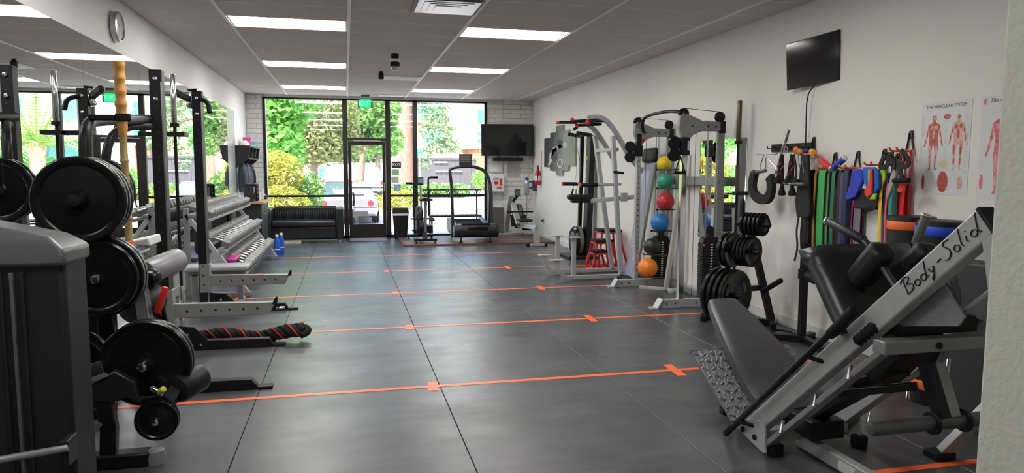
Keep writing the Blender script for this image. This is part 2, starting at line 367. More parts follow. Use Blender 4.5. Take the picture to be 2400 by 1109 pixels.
# exit sign hanging in front of the transom
t = thing('exit_sign', 'illuminated green EXIT sign hanging from the ceiling by the door', 'sign', (.425, 15.25, ZC))
part('canopy', B().bb((.34, 15.21, 2.99), (.51, 15.29, ZC)), M('exit_grey', (.10, .16, .13), .5), t, bev=.005)
part('housing', B().bb((.27, 15.22, 2.765), (.58, 15.28, 2.955)), M('exit_housing', (.14, .22, .18), .5), t, bev=.02)
part('face', B().bb((.315, 15.214, 2.775), (.535, 15.222, 2.945)), M('exit_green_lit', (.02, .6, .2), .4, emit=((.01, .75, .2), .9)), t, sm=False)
text('lettering', 'EXIT', M('exit_letter', (.2, .9, .45), .4, emit=((.12, 1., .45), 1.2)), t, (.425, 15.211, 2.858), (1, 0, 0), (0, 0, 1), .13, bold=.002)
# ---------------------------------------------------------------- mirrors
t = thing('wall_mirror', 'tall row of mirror panels covering the left wall', 'mirror', (XL, 9, .25))
my = [1.9, 3.35, 4.79, 6.226, 7.8, 9.3, 10.8, 12.3, 13.12]
for a, c in zip(my, my[1:]): part('mirror_panel', B().bb((XL, a+.0015, .25), (XL+.006, c-.0015, 2.555)), MIRR, t, sm=False)
part('edge_strip', B().bb((XL, 13.12, .25), (XL+.005, 13.98, 2.56)), M('grey_mirror_edge', (.52, .56, .56), .25, .3), t, sm=False)
t = thing('wall_mirror', 'narrow mirror on the right wall behind the cable machine', 'mirror', (XR, 7.4, .7))
part('mirror_panel', B().bb((XR-.006, 6.75, .70), (XR, 7.775, 1.855)), MIRR, t, sm=False)
# wall clock above the mirror
t = thing('wall_clock', 'round silver wall clock above the mirror', 'clock', (XL, 7.07, 2.76)); c = V((XL, 7.07, 2.765))
part('rim', B().lathe([(.115, 0), (.135, .01), (.135, .055), (.115, .062), (.108, .05)], c, (1, 0, 0), 32), STEEL, t)
part('face', B().lathe([(.11, .046), (.0, .05)], c, (1, 0, 0), 32), M('clock_face', (.22, .22, .24), .3), t)
part('hour_hand', B().beam(c+V((.054, 0, 0)), c+V((.054, -.035, .04)), .008, .003, (1, 0, 0)), WHT, t); part('minute_hand', B().beam(c+V((.056, 0, 0)), c+V((.056, .07, .03)), .006, .003, (1, 0, 0)), WHT, t)
# ---------------------------------------------------------------- orange floor tape
TL = ['nearest short', 'long front', 'second', 'third', 'fourth', 'fifth faint', 'sixth, on the raised platform']
for k, y in enumerate(TAPEY):
    x0, x1 = (2.57, 3.9) if k == 0 else (-1.62, 4.02) if k < 6 else (1.1, 4.12)
    z = .0005 if k < 6 else .0355
    y = y if k < 6 else 14.25
    t = thing('floor_tape', f'{TL[k]} orange floor tape line running across the gym', 'tape', ((x0+x1)/2, y, z), 'orange distancing lines')
    part('strip', B().bb((x0, y-.024, z), (x1, y+.024, z+.0012)), ORT, t, sm=False)
    if 0 < k < 5:
        for x in (-1.25, .565, 2.40):
            L_ = .15 if x != .565 else .10
            part('cross_mark', B().beam((x-.01, y-L_, z+.0016), (x+.01, y+L_, z+.0016), .07, .0012), ORT, t, sm=False)
# raised platform of rubber tiles in the far right corner
PLAT = M('worn_rubber_platform', (.11, .095, .09), .45, 0, .25, 3, .1, 120, rv=.1); EDG = M('brown_platform_edge', (.16, .075, .055), .5, 0, .2, 6)
t = thing('platform', 'low rubber tile platform under the cardio machines', 'platform', (2.6, 14.6, 0))
part('edge_trim', B().bb((1.07, 13.74, 0), (XR-.016, 13.80, .034)).bb((1.07, 13.80, 0), (1.12, 15.5, .034)), EDG, t, sm=False)
for x0, x1 in ((1.12, 2.12), (2.12, 3.12), (3.12, XR-.016)):
    for y0, y1 in ((13.80, 14.65), (14.65, 15.5)): part('rubber_tile', B().bb((x0+.002, y0+.002, 0), (x1-.002, y1-.002, .034)), PLAT, t, sm=False)
t = thing('door_mat', 'grey doormat in front of the entrance door', 'mat', (.44, 15.2, 0))
part('border', B().bb((.02, 14.82, 0), (.87, 15.55, .008)), RUB, t, bev=.003); part('carpet', B().bb((.06, 14.86, .006), (.83, 15.51, .013)), M('mat_carpet', (.20, .19, .185), .95, 0, .3, 60, .6, 400), t, sm=False)
# ---------------------------------------------------------------- leg press / hack squat machine, front right
def xs_(pts, X): return [pX(a, b, X) for a, b in pts]
t = thing('leg_press', 'silver and black sled leg press machine with long grey rails', 'gym machine', (2.42, 3.0, 0))
XA, XB = 2.17, 2.69
DR = V((0, -.745, .667))
for X, nm in ((XA, 'near'), (XB, 'far')):
    r_ = part('rail', B().beam((X, 3.366, .10), (X, 1.985, 1.347), .105, .062, (1, 0, 0)), SILV, t, bev=.007)
    if nm == 'near':
        part('end_cap', B().beam((X, 1.99, 1.342), (X, 1.978, 1.353), .11, .067, (1, 0, 0)), BLK, r_, bev=.004)
        part('lower_guide', B().beam((X-.005, 3.28, .10), (X-.005, 2.45, .85), .028, .05, (1, 0, 0)).xf(Matrix.Translation((0, -.045, -.05))), SILVD, r_, bev=.004)
    for k in (.16, .34, .50):
        c = V((X-.01, 3.366, .10)) + DR*k*1.85 + V((0, -.05, -.06)); part('stop_peg', B().rod(c, c+V((-.035, -.03, -.055)), .009), STEEL, r_)
# brush script lettering on the near rail
LET = [[(0, 0), (.04, .5), (.1, 1.0)], [(-.12, .85), (.05, 1.05), (.36, 1.02), (.42, .78), (.1, .55), (.38, .48), (.46, .2), (.25, 0), (-.05, .06)],
       [(.68+.14*math.cos(g), .2+.2*math.sin(g)) for g in [i*PI/6 for i in range(13)]], [(1.06+.15*math.cos(g), .2+.2*math.sin(g)) for g in [i*PI/6 for i in range(13)]],
       [(1.42, 1.0), (1.27, .5), (1.2, .1), (1.32, .04)], [(1.45, .42), (1.47, .12), (1.58, .08), (1.74, .42), (1.62, 0), (1.42, -.42), (1.36, -.25), (1.62, -.02)], [(1.93, .34), (2.16, .38)],
       [(2.86, .98), (2.62, 1.06), (2.5, .84), (2.72, .5), (2.66, .12), (2.4, 0), (2.28, .14)], [(3.0+.13*math.cos(g), .2+.2*math.sin(g)) for g in [i*PI/6 for i in range(13)]],
       [(3.44, 1.08), (3.3, .5), (3.24, .08), (3.34, .04)], [(3.56, .42), (3.5, .1), (3.6, .03)], [(3.64, .64), (3.66, .68)], [(3.92+.15*math.cos(g), .2+.2*math.sin(g)) for g in [i*PI/6 for i in range(13)]], [(4.38, 1.12), (4.18, .5), (4.09, .08), (4.22, .02)]]
b = B(); o_ = pX(2130, 690, 2.138); ux = DR; uy = V((0, .667, .745))
for st in LET:
    pts = [o_ + ux*(x*.098) + uy*(y*.062) for x, y in st]; b.sweep(smooth(pts, 2), [(-.0012, -.0042), (.0012, -.0042), (.0012, .0042), (-.0012, .0042)], (1, 0, 0.01))
part('lettering', b, INK, t, label='black brush script lettering on the rail')
for X in (XA, XB):
    o2 = -.037 if X == XA else .027
    part('foot_plate', B().prism(xs_([(1728, 1003), (1753, 983), (1792, 988), (1794, 1062), (1786, 1060)], XA-.037) if X == XA else [V((XB+.027, p.y, p.z)) for p in xs_([(1728, 1003), (1753, 983), (1792, 988), (1794, 1062), (1786, 1060)], XA-.037)], (.01, 0, 0)), SILV, t)
    part('rubber_foot', B().box((X+.03, 3.215, .035), (.075, .06, .07)), RUB, t, bev=.012)
for y, z in ((3.42, .075), (3.30, .075)):
    part('bolt', B().rod((XA-.05, y, z), (XA-.035, y, z), .016), BLK, t)
part('cross_beam', B().beam((XA, 3.30, .085), (XB, 3.30, .085), .07, .07), SILV, t, bev=.006)
part('base_beam', B().beam((2.41, 3.30, .045), (2.41, 1.70, .045), .055, .075), SILV, t, bev=.006)
part('label_plate', B().bb((2.379, 2.83, .02), (2.382, 2.95, .068)), WHT, t, sm=False)
part('rear_foot', B().beam((2.05, 1.72, .04), (2.8, 1.72, .04), .06, .07), SILV, t, bev=.006)
for X in (XA, XB): part('rear_leg', B().beam((X, 1.97, 1.30), (X, 1.70, .06), .06, .06), SILV, t, bev=.006)
# backrest and seat cushion
b = B(); rings = []
prof = [(4.215, .605, .085), (4.20, .625, .105), (4.10, .575, .135), (3.95, .495, .165), (3.80, .415, .195), (3.70, .352, .205), (3.60, .275, .21), (3.50, .215, .21), (3.40, .185, .205), (3.36, .178, .19)]
for i, (y, z, w) in enumerate(prof):
    y0, z0, _ = prof[max(i-1, 0)]; y1, z1, _ = prof[min(i+1, len(prof)-1)]; tn = V((0, y1-y0, z1-z0)).normalized(); nn = V((0, tn.z, -tn.y)); nn = -nn if nn.z < 0 else nn
    th = .04 if 0 < i < len(prof)-1 else .02; r_ = []
    for k in range(16):
        g = 2*PI*k/16; cx0, sx0 = math.cos(g), math.sin(g); e = .45
        r_.append(V((2.43, y, z)) + V((1, 0, 0))*(w*math.copysign(abs(cx0)**e, cx0)) + nn*(th*math.copysign(abs(sx0)**e, sx0)))
    rings.append(r_)
part('backrest', b.loft(rings), GRYVIN, t)
part('backrest_frame', B().beam((2.43, 4.12, .52), (2.43, 3.42, .12), .12, .04, (1, 0, 0)).beam((2.43, 4.0, .40), (2.43, 3.86, .02), .05, .05, (1, 0, 0)).beam((2.25, 3.86, .025), (2.61, 3.86, .025), .05, .05), BLK, t, bev=.004)
DIAM = M('diamond_plate', (.23, .225, .25), .35, .5, .1, 10, .9, 70)
pl = part('tread_plate', B().prism([(2.05, 3.90, .405), (2.74, 3.92, .405), (2.74, 3.41, .135), (2.05, 3.40, .135)], (0, .006, -.010)).prism([(2.05, 3.90, .405), (2.74, 3.92, .405), (2.74, 3.945, .375), (2.05, 3.925, .375)], (0, -.006, 0)), DIAM, t)
b = B()
for i in range(13):
    for j in range(9):
        x = 2.075+i*.053; f_ = .06+j*.108; y = 3.40+.5*f_; z = .137+.27*f_; s_ = .012 if (i+j) % 2 else -.012
        b.beam((x-s_, y-.008, z-.003), (x+s_, y+.008, z+.005), .006, .006)
part('tread_studs', b, DIAM, pl, kind='stuff', sm=False)
# carriage
CY = 2.60
b = B(); rows_ = []
for i in range(9):
    u = i/8; x = 2.12+.62*u; r_ = []
    for j in range(9):
        v = j/8; edge = max(0, abs(u-.5)*2-.72)/.28; bow = .09*(1-(2*u-1)**2)*.5
        r_.append(V((x, 2.925-.30*v-bow*.6+.05*edge**2 - .05*max(0, v-.75), 1.155-.36*v-.03*edge**2*(1 if v < .2 else 0)+.0)))
    rows_.append(r_)
rb = [[p+V((0, -.035, -.03)) for p in r] for r in rows_]
cp = part('foot_board', b.grid(rows_), M('black_moulded_plastic', (.02, .02, .022), .3, 0, .1, 8), t)
sol = cp.modifiers.new('solid', 'SOLIDIFY'); sol.thickness = .035; sol.offset = 0
part('head_pad', B().loft([[V((2.26+.36*u, 2.545+dy, z+dz)) for dy, dz in ((-.05, -.03), (.03, -.05), (.06, .02), (-.02, .05))] for u, z in ((0, .90), (.12, .93), (.5, .94), (.88, .93), (1, .90))]), VIN, t, bev=.02)
for X, c_, hd in ((2.27, (2042, 622), [(1944, 521), (1975, 538), (2026, 564), (2040, 580), (2072, 632), (2104, 680)]), (2.60, (2148, 620), [(2170, 508), (2160, 535), (2146, 572), (2150, 588), (2190, 640), (2225, 680)])):
    c = pX(*c_, X); rt = Matrix.Rotation(math.radians(-48), 3, 'X')
    part('shoulder_pad', B().box(c, (.115, .235, .10), rt), VIN, t, bev=.035, seg=4)
    part('pad_plate', B().box(c+rt @ V((0, -.0, .055)), (.05, .18, .008), rt), SILVD, t)
    pts = xs_(hd, X); h_ = part('handle', B().tube(smooth(pts, 2), .0155, 12), M('gunmetal_tube', (.09, .09, .10), .3, .7), t)
    part('grip', B().rod(pts[0]+(pts[0]-pts[2])*.03, pts[2], .021, 14), VIN if X < 2.5 else M('grey_foam_grip', (.16, .16, .155), .5), h_); part('chrome_tip', B().rod(pts[0]+(pts[0]-pts[2])*.10, pts[0]+(pts[0]-pts[2])*.02, .0215, 14), CHR, h_)
    part('pad_bracket', B().beam(c+rt @ V((0, .06, .06)), pX(*hd[3], X), .02, .03).beam(c+rt @ V((0, -.07, .06)), pX(*hd[4], X), .02, .03), BLK, t)
part('carriage_side', B().prism(xs_([(2070, 745), (2195, 640), (2260, 745), (2245, 765), (2120, 765)], XA+.05), (.01, 0, 0)), SILVD, t); part('carriage_side', B().prism([V((XB-.05, p.y, p.z)) for p in xs_([(2070, 745), (2195, 640), (2260, 745), (2245, 765), (2120, 765)], XA+.05)], (-.01, 0, 0)), SILVD, t)
part('carriage_beam', B().beam((XA+.05, 2.50, .86), (XB-.05, 2.50, .86), .10, .07), BLK, t, bev=.005); part('cross_bar', B().beam((2.10, 2.40, .80), (2.75, 2.40, .80), .07, .055), SILVD, t, bev=.005)
part('carriage_bolt', B().rod((2.36, 2.355, .80), (2.36, 2.368, .80), .014), BLK, t)
part('lower_handle', B().tube(smooth(xs_([(2225, 610), (2245, 690), (2240, 725), (2200, 750)], 2.40), 2), .016), M('gunmetal_tube', (.09, .09, .10)), t)
for X, m_ in ((2.395, BLK), (2.445, SILVD)): part('drop_arm', B().rtube([(X, 2.42, .80), (X, 2.46, .70), (X, 2.36, .49)], .05, .05, (1, 0, 0)), m_, t, bev=.004)
hn = part('weight_horn', B().rod((2.04, 2.36, .475), (2.86, 2.36, .475), .030, 20), M('gunmetal_horn', (.13, .13, .135), .38, .6), t)
for x in (2.345, 2.50): part('collar', B().cyl((x-.007, 2.36, .475), (x+.007, 2.36, .475), .048, n=24), BLK, hn, bev=.002)
part('link_bar', B().beam(pX(1966, 923, 2.26), pX(2150, 905, 2.44), .03, .035).beam(pX(1995, 900, 2.3), pX(2130, 868, 2.5), .03, .045), BLK, t, bev=.004)
part('under_beam', B().beam((2.43, 3.28, .16), (2.43, 2.66, .62), .07, .10, (1, 0, 0)).beam((2.43, 2.75, .55), (2.43, 2.50, .82), .08, .16, (1, 0, 0)).box((2.43, 3.2, .16), (.2, .2, .10)), BLK, t, bev=.006)
sp = part('bumper_stop', B().rod(pX(2008, 802, 2.13), pX(2050, 765, 2.13), .018), RUB, t)
b = B(); p0, p1 = pX(2008, 802, 2.13), pX(2050, 765, 2.13)
for i in range(5): c = p0.lerp(p1, (i+.5)/5); b.lathe([(.018, -.006), (.026, 0), (.018, .006)], c, p1-p0, 16)
part('rib_rings', b, RUB, sp, kind='stuff')
# safety lever rod beside the near rail
h_ = part('safety_lever', B().rod((2.085, 2.535, .925), (2.085, 3.50, .035), .0165), BLK, t)
part('lever_grip', B().rod((2.085, 2.53, .93), (2.085, 2.68, .785), .024), RUB, h_)
for y, z in ((2.83, .65), (3.36, .145)): part('lever_bracket', B().rod((2.075, y, z), (2.18, y-.06, z-.03), .011), BLK, h_)
part('lever_sleeve', B().rod((2.085, 3.44, .09), (2.085, 3.52, .015), .019), RUB, h_)
# ---------------------------------------------------------------- plates, shared meshes
def plate_mesh(r, th, holes=True):
    t = thing('weight_plate', 'proto', 'weight plate'); w = th/2
    part('disc', B().lathe([(.026, -w), (.05, -w), (.055, -w*.7), (r*.78, -w*.55), (r*.84, -w), (r*.97, -w), (r, -w*.6), (r, w*.6), (r*.97, w), (r*.84, w), (r*.78, w*.55), (.055, w*.7), (.05, w), (.026, w), (.026, -w)], (0, 0, 0), (0, 1, 0), 40), BLKG, t)
    part('hub', B().lathe([(.026, -w*1.03), (.038, -w*1.03), (.038, w*1.03), (.026, w*1.03)], (0, 0, 0), (0, 1, 0), 24), IRON, t)
    if holes:
        g_ = B()
        for k in range(3):
            a0 = k*2*PI/3+.5; pts = []
            for rr, sg in ((r*.70, 1), (r*.52, -1)):
                for i in range(7): a = a0+sg*(-.34+.68*i/6); pts.append(V((rr*math.cos(a), 0, rr*math.sin(a))))
            for s_ in (-1, 1): g_.prism([p+V((0, s_*w*.62, 0)) for p in pts], (0, s_*.004, 0))
        part('grip_slots', g_, STEEL if False else M('slot_sheen', (.05, .05, .055), .2, .3), t, kind='stuff')
    return t
def place_plates(src, c, ax, n, gap, labs, group):
    ax = V(ax).normalized(); q = V((0, 1, 0)).rotation_difference(ax).to_euler()
    for i in range(n):
        e = V(q); dup(src, V(c)+ax*gap*i, q, labs(i), group)
P45 = plate_mesh(.243, .044); P25 = plate_mesh(.165, .032); P10 = plate_mesh(.138, .026, False); P5 = plate_mesh(.105, .022, False); PL45 = plate_mesh(.224, .044, False)
# ---------------------------------------------------------------- plate tree by the wall
t = thing('plate_tree', 'black A-frame weight plate tree standing by the right wall', 'weight rack', (3.85, 6.2, 0))
TB = V((3.80, 6.28, 0))
part('base_beam', B().beam((3.50, 6.45, .03), (4.02, 6.02, .03), .06, .06), BLK, t, bev=.004)
part('front_foot', B().beam((3.44, 6.30, .03), (3.62, 6.58, .03), .05, .06), BLK, t, bev=.004); part('back_foot', B().beam((3.92, 5.83, .03), (4.10, 6.14, .03), .05, .06), BLK, t, bev=.004)
part('post', B().beam((4.02, 6.02, .05), (3.82, 6.17, 1.02), .06, .06, (0, 1, 0)), BLK, t, bev=.004); part('brace', B().beam((3.53, 6.43, .05), (3.80, 6.19, .92), .05, .05, (0, 1, 0)), BLK, t, bev=.004)
PA = V((.42, -.91, .0)).normalized()
lo, mi, hi = pD(1722, 694, 6.45), pD(1764, 591, 6.38), pD(1788, 527, 6.32)      # front plates of the three pegs
for c, L_ in ((lo, .30), (mi, .36), (hi, .26)): part('peg', B().rod(c-PA*L_, c+PA*.075, .024), BLK, t)
for c, L_ in ((lo, .27), (mi, .30), (hi, .24)): part('peg_bracket', B().beam(c-PA*L_, V((3.85, 6.15, c.z)) if c is not lo else V((3.96, 6.10, c.z)), .05, .05), BLK, t, bev=.004)
part('empty_peg', B().rod(pD(1788, 683, 6.45), pD(1831, 657, 6.2), .0245), BLK, t)
hp = part('bar_holder', B().rod(pD(1740, 510, 6.75), pD(1740, 466, 6.75), .024).rod(pD(1740, 512, 6.75), pD(1738, 545, 6.75), .010), BLK, t)
part('holder_collar', B().cyl(pD(1740, 511, 6.75), pD(1740, 507, 6.75), .034), BLK, hp)
place_plates(P45, lo-PA*.186, PA, 4, .062, lambda i: ['large black rubber plate at the back of the bottom peg of the plate tree', 'large black rubber plate, second from the back on the plate tree bottom peg', 'large black rubber plate, third from the back on the plate tree bottom peg', 'large black rubber plate, frontmost on the bottom peg of the plate tree'][i], 'plates on the plate tree')
place_plates(P25, mi-PA*.26, PA, 2, .052, lambda i: ['medium black plate at the back of the plate tree middle peg', 'medium black plate in front of its pair on the plate tree middle peg'][i], 'plates on the plate tree')
place_plates(P10, mi-PA*.114, PA, 4, .038, lambda i: f"small black plate, {['fourth', 'third', 'second', 'first'][i]} from the front on the plate tree middle peg", 'plates on the plate tree')
place_plates(P5, hi-PA*.168, PA, 5, .042, lambda i: f"smallest black plate, {['fifth', 'fourth', 'third', 'second', 'first'][i]} from the front on the plate tree top peg", 'plates on the plate tree')
# ---------------------------------------------------------------- roller stand beside it
t = thing('roller_stand', 'black stand with a padded roller and white lettering beside the leg press', 'stand', (3.9, 5.2, 0))
part('post', B().beam((3.90, 5.38, .04), (3.90, 5.38, .88), .055, .055), BLK, t, bev=.004); part('post', B().beam((3.78, 4.72, .04), (3.78, 4.72, .88), .055, .055), BLK, t, bev=.004)
part('foot', B().beam((3.70, 5.50, .03), (3.90, 5.36, .03), .06, .06), BLK, t, bev=.004); part('foot', B().beam((3.90, 5.38, .03), (4.08, 5.47, .03), .06, .06), BLK, t, bev=.004); part('base_rail', B().beam((3.90, 5.36, .03), (3.78, 4.72, .03), .06, .06), BLK, t, bev=.004)
rl = part('roller', B().rod((3.895, 5.31, .60), (3.785, 4.76, .60), .052, 20), VIN, t); part('axle', B().rod((3.91, 5.46, .605), (3.77, 4.64, .605), .016), STEEL, t)
part('clamp', B().box((3.90, 5.38, .605), (.075, .075, .09)), BLK, t, bev=.006)
text('lettering', 'MaxFit', WHT, rl, (3.822, 5.09, .612), (-.19, -.98, 0), (-.25, 0.05, 1), .062, .003, .2, bold=.001)
solo('cable_loop', B().tube([(3.93+.09*math.cos(g), 5.68+.14*math.sin(g), .006) for g in [i*PI/8 for i in range(16)]], .006, 8, True), RUB, 'thin black cable looped on the floor beside the plate tree', 'cable', (3.93, 5.68, 0))
# band-rimmed cylinders and folded mats in the right corner
for (px0, px1, X, mat, cl, rad) in ((2095, 2172, 3.88, ORG, 'orange', .155), (2168, 2240, 3.72, M('blue_band', (.02, .09, .75), .45), 'blue', .15)):
    a = pX(px0, 508, X); c = pX(px1, 510, X); yc = (a.y+c.y)/2; xc = X+.02
    t = thing('padded_cylinder', f'tall black padded cylinder with a bright {cl} band near its rim', 'padded cylinder', (xc, yc, 0))
    part('body', B().lathe([(rad*.97, 0), (rad, .02), (rad, 1.17), (rad*.98, 1.19), (rad*.9, 1.195)], (xc, yc, 0), n=32), VIN, t)
    part('top_band', B().lathe([(rad+.001, 1.10), (rad+.004, 1.105), (rad+.004, 1.155), (rad+.001, 1.16)], (xc, yc, 0), n=32), mat, t)
    part('bottom_band', B().lathe([(rad+.001, .10), (rad+.004, .105), (rad+.004, .155), (rad+.001, .16)], (xc, yc, 0), n=32), ORG, t)
t = thing('folded_mat', 'dark grey folded exercise mat standing behind the leg press', 'mat', (3.75, 3.35, 0))
for k in range(3): part('panel', B().bb((3.50+.062*k, 2.95, 0), (3.555+.062*k, 3.52, .985)), M('charcoal_mat_cover', (.035, .035, .038), .55, 0, .15, 10), t, bev=.012)
t = thing('silver_bench_leg', 'silver machine leg with black foot at the partition edge', 'machine leg', (3.3, 3.1, 0))
part('leg', B().beam((3.05, 2.99, .03), (3.30, 2.75, .55), .06, .05, (0, 1, 0)), SILV, t, bev=.005); part('foot', B().box((3.04, 3.0, .02), (.12, .10, .04)), RUB, t, bev=.008)
# ---------------------------------------------------------------- cable crossover (functional trainer)
t = thing('cable_machine', 'silver dual pulley cable machine with black weight stacks at the right wall', 'gym machine', (3.8, 7.75, 0))
YS = (8.47, 7.05); XP = (3.645, 3.56)
for k, (Y, xp) in enumerate(zip(YS, XP)):
    x0 = 3.33 if k == 0 else 3.28; sl = -.10 if k else 0      # near foot splays a little
    fo = part('foot', B().prism([(x0, Y-.035, 0), (4.07, Y-.035, 0), (4.07, Y-.035, .095), (x0+.06, Y-.035, .095)], (0, .07, 0)), SILV, t, bev=.004)
    part('foot_plate', B().prism([(x0-.07, Y-.06, 0), (x0+.0, Y-.06, 0), (x0+.065, Y-.06, .105), (x0+.05, Y-.06, .108), (x0-.012, Y-.06, .012), (x0-.07, Y-.06, .012)], (0, .12, 0)), SILV, fo)
    b = B()
    for x in (.11, .21, .46): b.rod((x0+x, Y-.04, .05), (x0+x, Y-.033, .05), .010, 8)
    part('bolt_set', b, INK, fo, kind='stuff')
    ztop = 1.80
    po = part('front_post', B().bb((xp-.03, Y-.03, .02), (xp+.03, Y+.03, ztop)), SILV if k == 0 else CHR, t, bev=.004)
    b = B()
    for i in range(22): b.cyl((xp, Y-.0315, .22+.07*i), (xp, Y-.0295, .22+.07*i), .0085, n=8)
    if k == 0: part('adjustment_holes', b, INK, po, kind='stuff', sm=False)
    part('post_head', B().bb((xp-.034, Y-.034, ztop-.0), (xp+.034, Y+.034, ztop+.165)) if k == 0 else B().bb((xp-.05, Y-.05, ztop-.13), (xp+.05, Y+.05, ztop+.06)), BLK, t, bev=.006)
    if k == 0: part('pin_knob', B().rod((xp+.03, Y-.05, ztop+.09), (xp+.07, Y-.05, ztop+.09), .022), RED, t)
    else: part('label_panel', B().bb((xp+.02, Y-.053, ztop-.08), (xp+.045, Y-.05, ztop+.02)), M('label_grey', (.55, .5, .48), .5), t, sm=False)
    part('post_top', B().bb((xp-.028, Y-.028, ztop+.05), (xp+.028, Y+.028, 1.97)), SILVD, t, bev=.004)
    # top arm with pulley cheek
    zt = 2.04
    ar = part('top_arm', B().prism([(xp-.06, Y-.03, zt+.05), (xp-.02, Y-.03, zt+.085), (xp+.05, Y-.03, zt+.06), (xp+.20, Y-.03, zt), (xp+.48, Y-.03, zt-.01), (xp+.48, Y-.03, zt-.11), (xp+.20, Y-.03, zt-.11), (xp+.10, Y-.03, zt-.15), (xp+.03, Y-.03, zt-.23), (xp-.02, Y-.03, zt-.21), (xp-.07, Y-.03, zt-.08)], (0, .06, 0)), SILVD, t, bev=.008)
    for x, z in ((xp-.01, zt+.075), (xp+.42, zt+.045)):
        w = part('pulley', B().lathe([(.01, -.022), (.05, -.022), (.056, -.016), (.046, -.008), (.046, .008), (.056, .016), (.05, .022), (.01, .022)], (x, Y, z), (0, 1, 0), 24), BLKG, t)
        part('axle_bolt', B().rod((x, Y-.045, z), (x, Y+.045, z), .012, 10), INK, w)
    b = B()
    for x in (.08, .27, .36): b.rod((xp+x, Y-.037, zt-.06), (xp+x, Y-.028, zt-.06), .011, 8)
    part('bolt_set', b, INK, ar, kind='stuff')
    part('top_cable', B().tube([(xp-.01, Y, zt+.131), (xp+.42, Y, zt+.101)], .003, 6), RUB, t)
    xg = xp+.36
    part('arm_clamp', B().bb((xg+.055, Y-.04, zt-.13), (xg+.115, Y+.04, zt+.0)), BLK, t, bev=.005)
    part('rear_post', B().beam((4.03, Y+.02, .02), (xp+.445, Y+.02, zt-.05), .08, .05, (0, 1, 0)), SILVD, t, bev=.005)
    for dx in (-.035, .075): part('guide_rod', B().cyl((xg+dx-.04, Y-.0, .09), (xg+dx-.04, Y-.0, zt-.08), .0095, n=10), CHR, t)
    xs0 = xg-.02; b0 = B().bb((xs0-.105, Y-.05, 0), (xs0+.105, Y+.05, .026))
    zb = .10; n = 20 if k else 16; st = None
    for i in range(n):
        if st is None:
            st = part('stack_plate', B().bb((xs0-.11, Y-.055, zb+.002), (xs0+.11, Y+.055, zb+.029)), IRON, t, bev=.004, seg=1); me0 = st
        else:
            c = me0.copy(); COL.objects.link(c); c.location = (0, 0, .0305*i)
    b = B()
    for i in range(n): b.bb((xs0-.012, Y-.058, zb+.008+.0305*i), (xs0+.012, Y-.0545, zb+.022+.0305*i))
    part('number_stickers', b, WHT, t, kind='stuff', sm=False)
    zz = zb+.0305*n
    part('top_plate', B().prism([(xs0-.11, Y-.05, zz), (xs0+.11, Y-.05, zz), (xs0+.09, Y-.05, zz+.05), (xs0+.05, Y-.05, zz+.07), (xs0-.05, Y-.05, zz+.07), (xs0-.09, Y-.05, zz+.05)], (0, .10, 0)), BLK, t, bev=.005)
    part('stack_pulley', B().rod((xs0, Y-.02, zz+.14), (xs0, Y+.02, zz+.14), .05, 20).bb((xs0-.03, Y-.03, zz+.05), (xs0+.03, Y+.03, zz+.16)), BLK, t, bev=.004)
    part('selector_pin', B().rod((xs0-.10, Y-.085, zz-.02), (xs0-.10, Y-.05, zz-.02), .013, 10), RED, t)
    # carriage on the front post
    ca = part('pulley_carriage', B().bb((xp-.045, Y-.045, ztop-.12), (xp+.045, Y+.045, ztop+.02)), BLK, t, bev=.008)
    for z in (ztop+.0, ztop-.13): part('swivel_pulley', B().lathe([(.02, -.03), (.062, -.03), (.07, -.02), (.058, 0), (.07, .02), (.062, .03), (.02, .03)], (xp-.11, Y, z), (.4, 1, 0), 22), BLKG, ca)
    part('swivel_arm', B().beam((xp-.11, Y, ztop-.15), (xp-.03, Y, ztop-.06), .03, .05).beam((xp-.11, Y, ztop+.02), (xp-.03, Y, ztop-.06), .03, .05), SILVD, ca)
    for x in ((xp+.10, xp+.24) if k == 0 else (xp+.13,)): part('vertical_cable', B().cyl((x, Y-.02, .12), (x, Y-.02, zt-.1), .003, n=6), RUB, t)
# strap handle hanging from the near carriage
h0 = V((3.50, 7.0, 1.66))
hh = part('strap_handle', B().tube([h0, h0+V((-.055, 0, -.17))], .008, 8).tube([h0, h0+V((.055, 0, -.17))], .008, 8), RUB, t); part('grip', B().rod(h0+V((-.07, 0, -.18)), h0+V((.07, 0, -.18)), .018), RUB, hh)
part('pull_up_bar', B().tube(smooth([(3.70, 8.44, 1.98), (3.66, 8.40, 2.10), (3.64, 8.25, 2.18), (3.60, 7.3, 2.18), (3.60, 7.1, 2.06)], 2), .019), BLK, t)
lb = part('logo_bar', B().bb((4.045, 7.09, 1.33), (4.10, 8.44, 1.43)), SILVD, t, bev=.005)
text('lettering', 'Body-Solid', M('logo_silver', (.5, .5, .5), .4, .5), lb, (4.043, 7.62, 1.38), (0, -1, 0), (0, 0, 1), .075, .0015, .3)
part('low_tie', B().bb((4.02, 7.08, .02), (4.08, 8.44, .08)), SILVD, t, bev=.004)
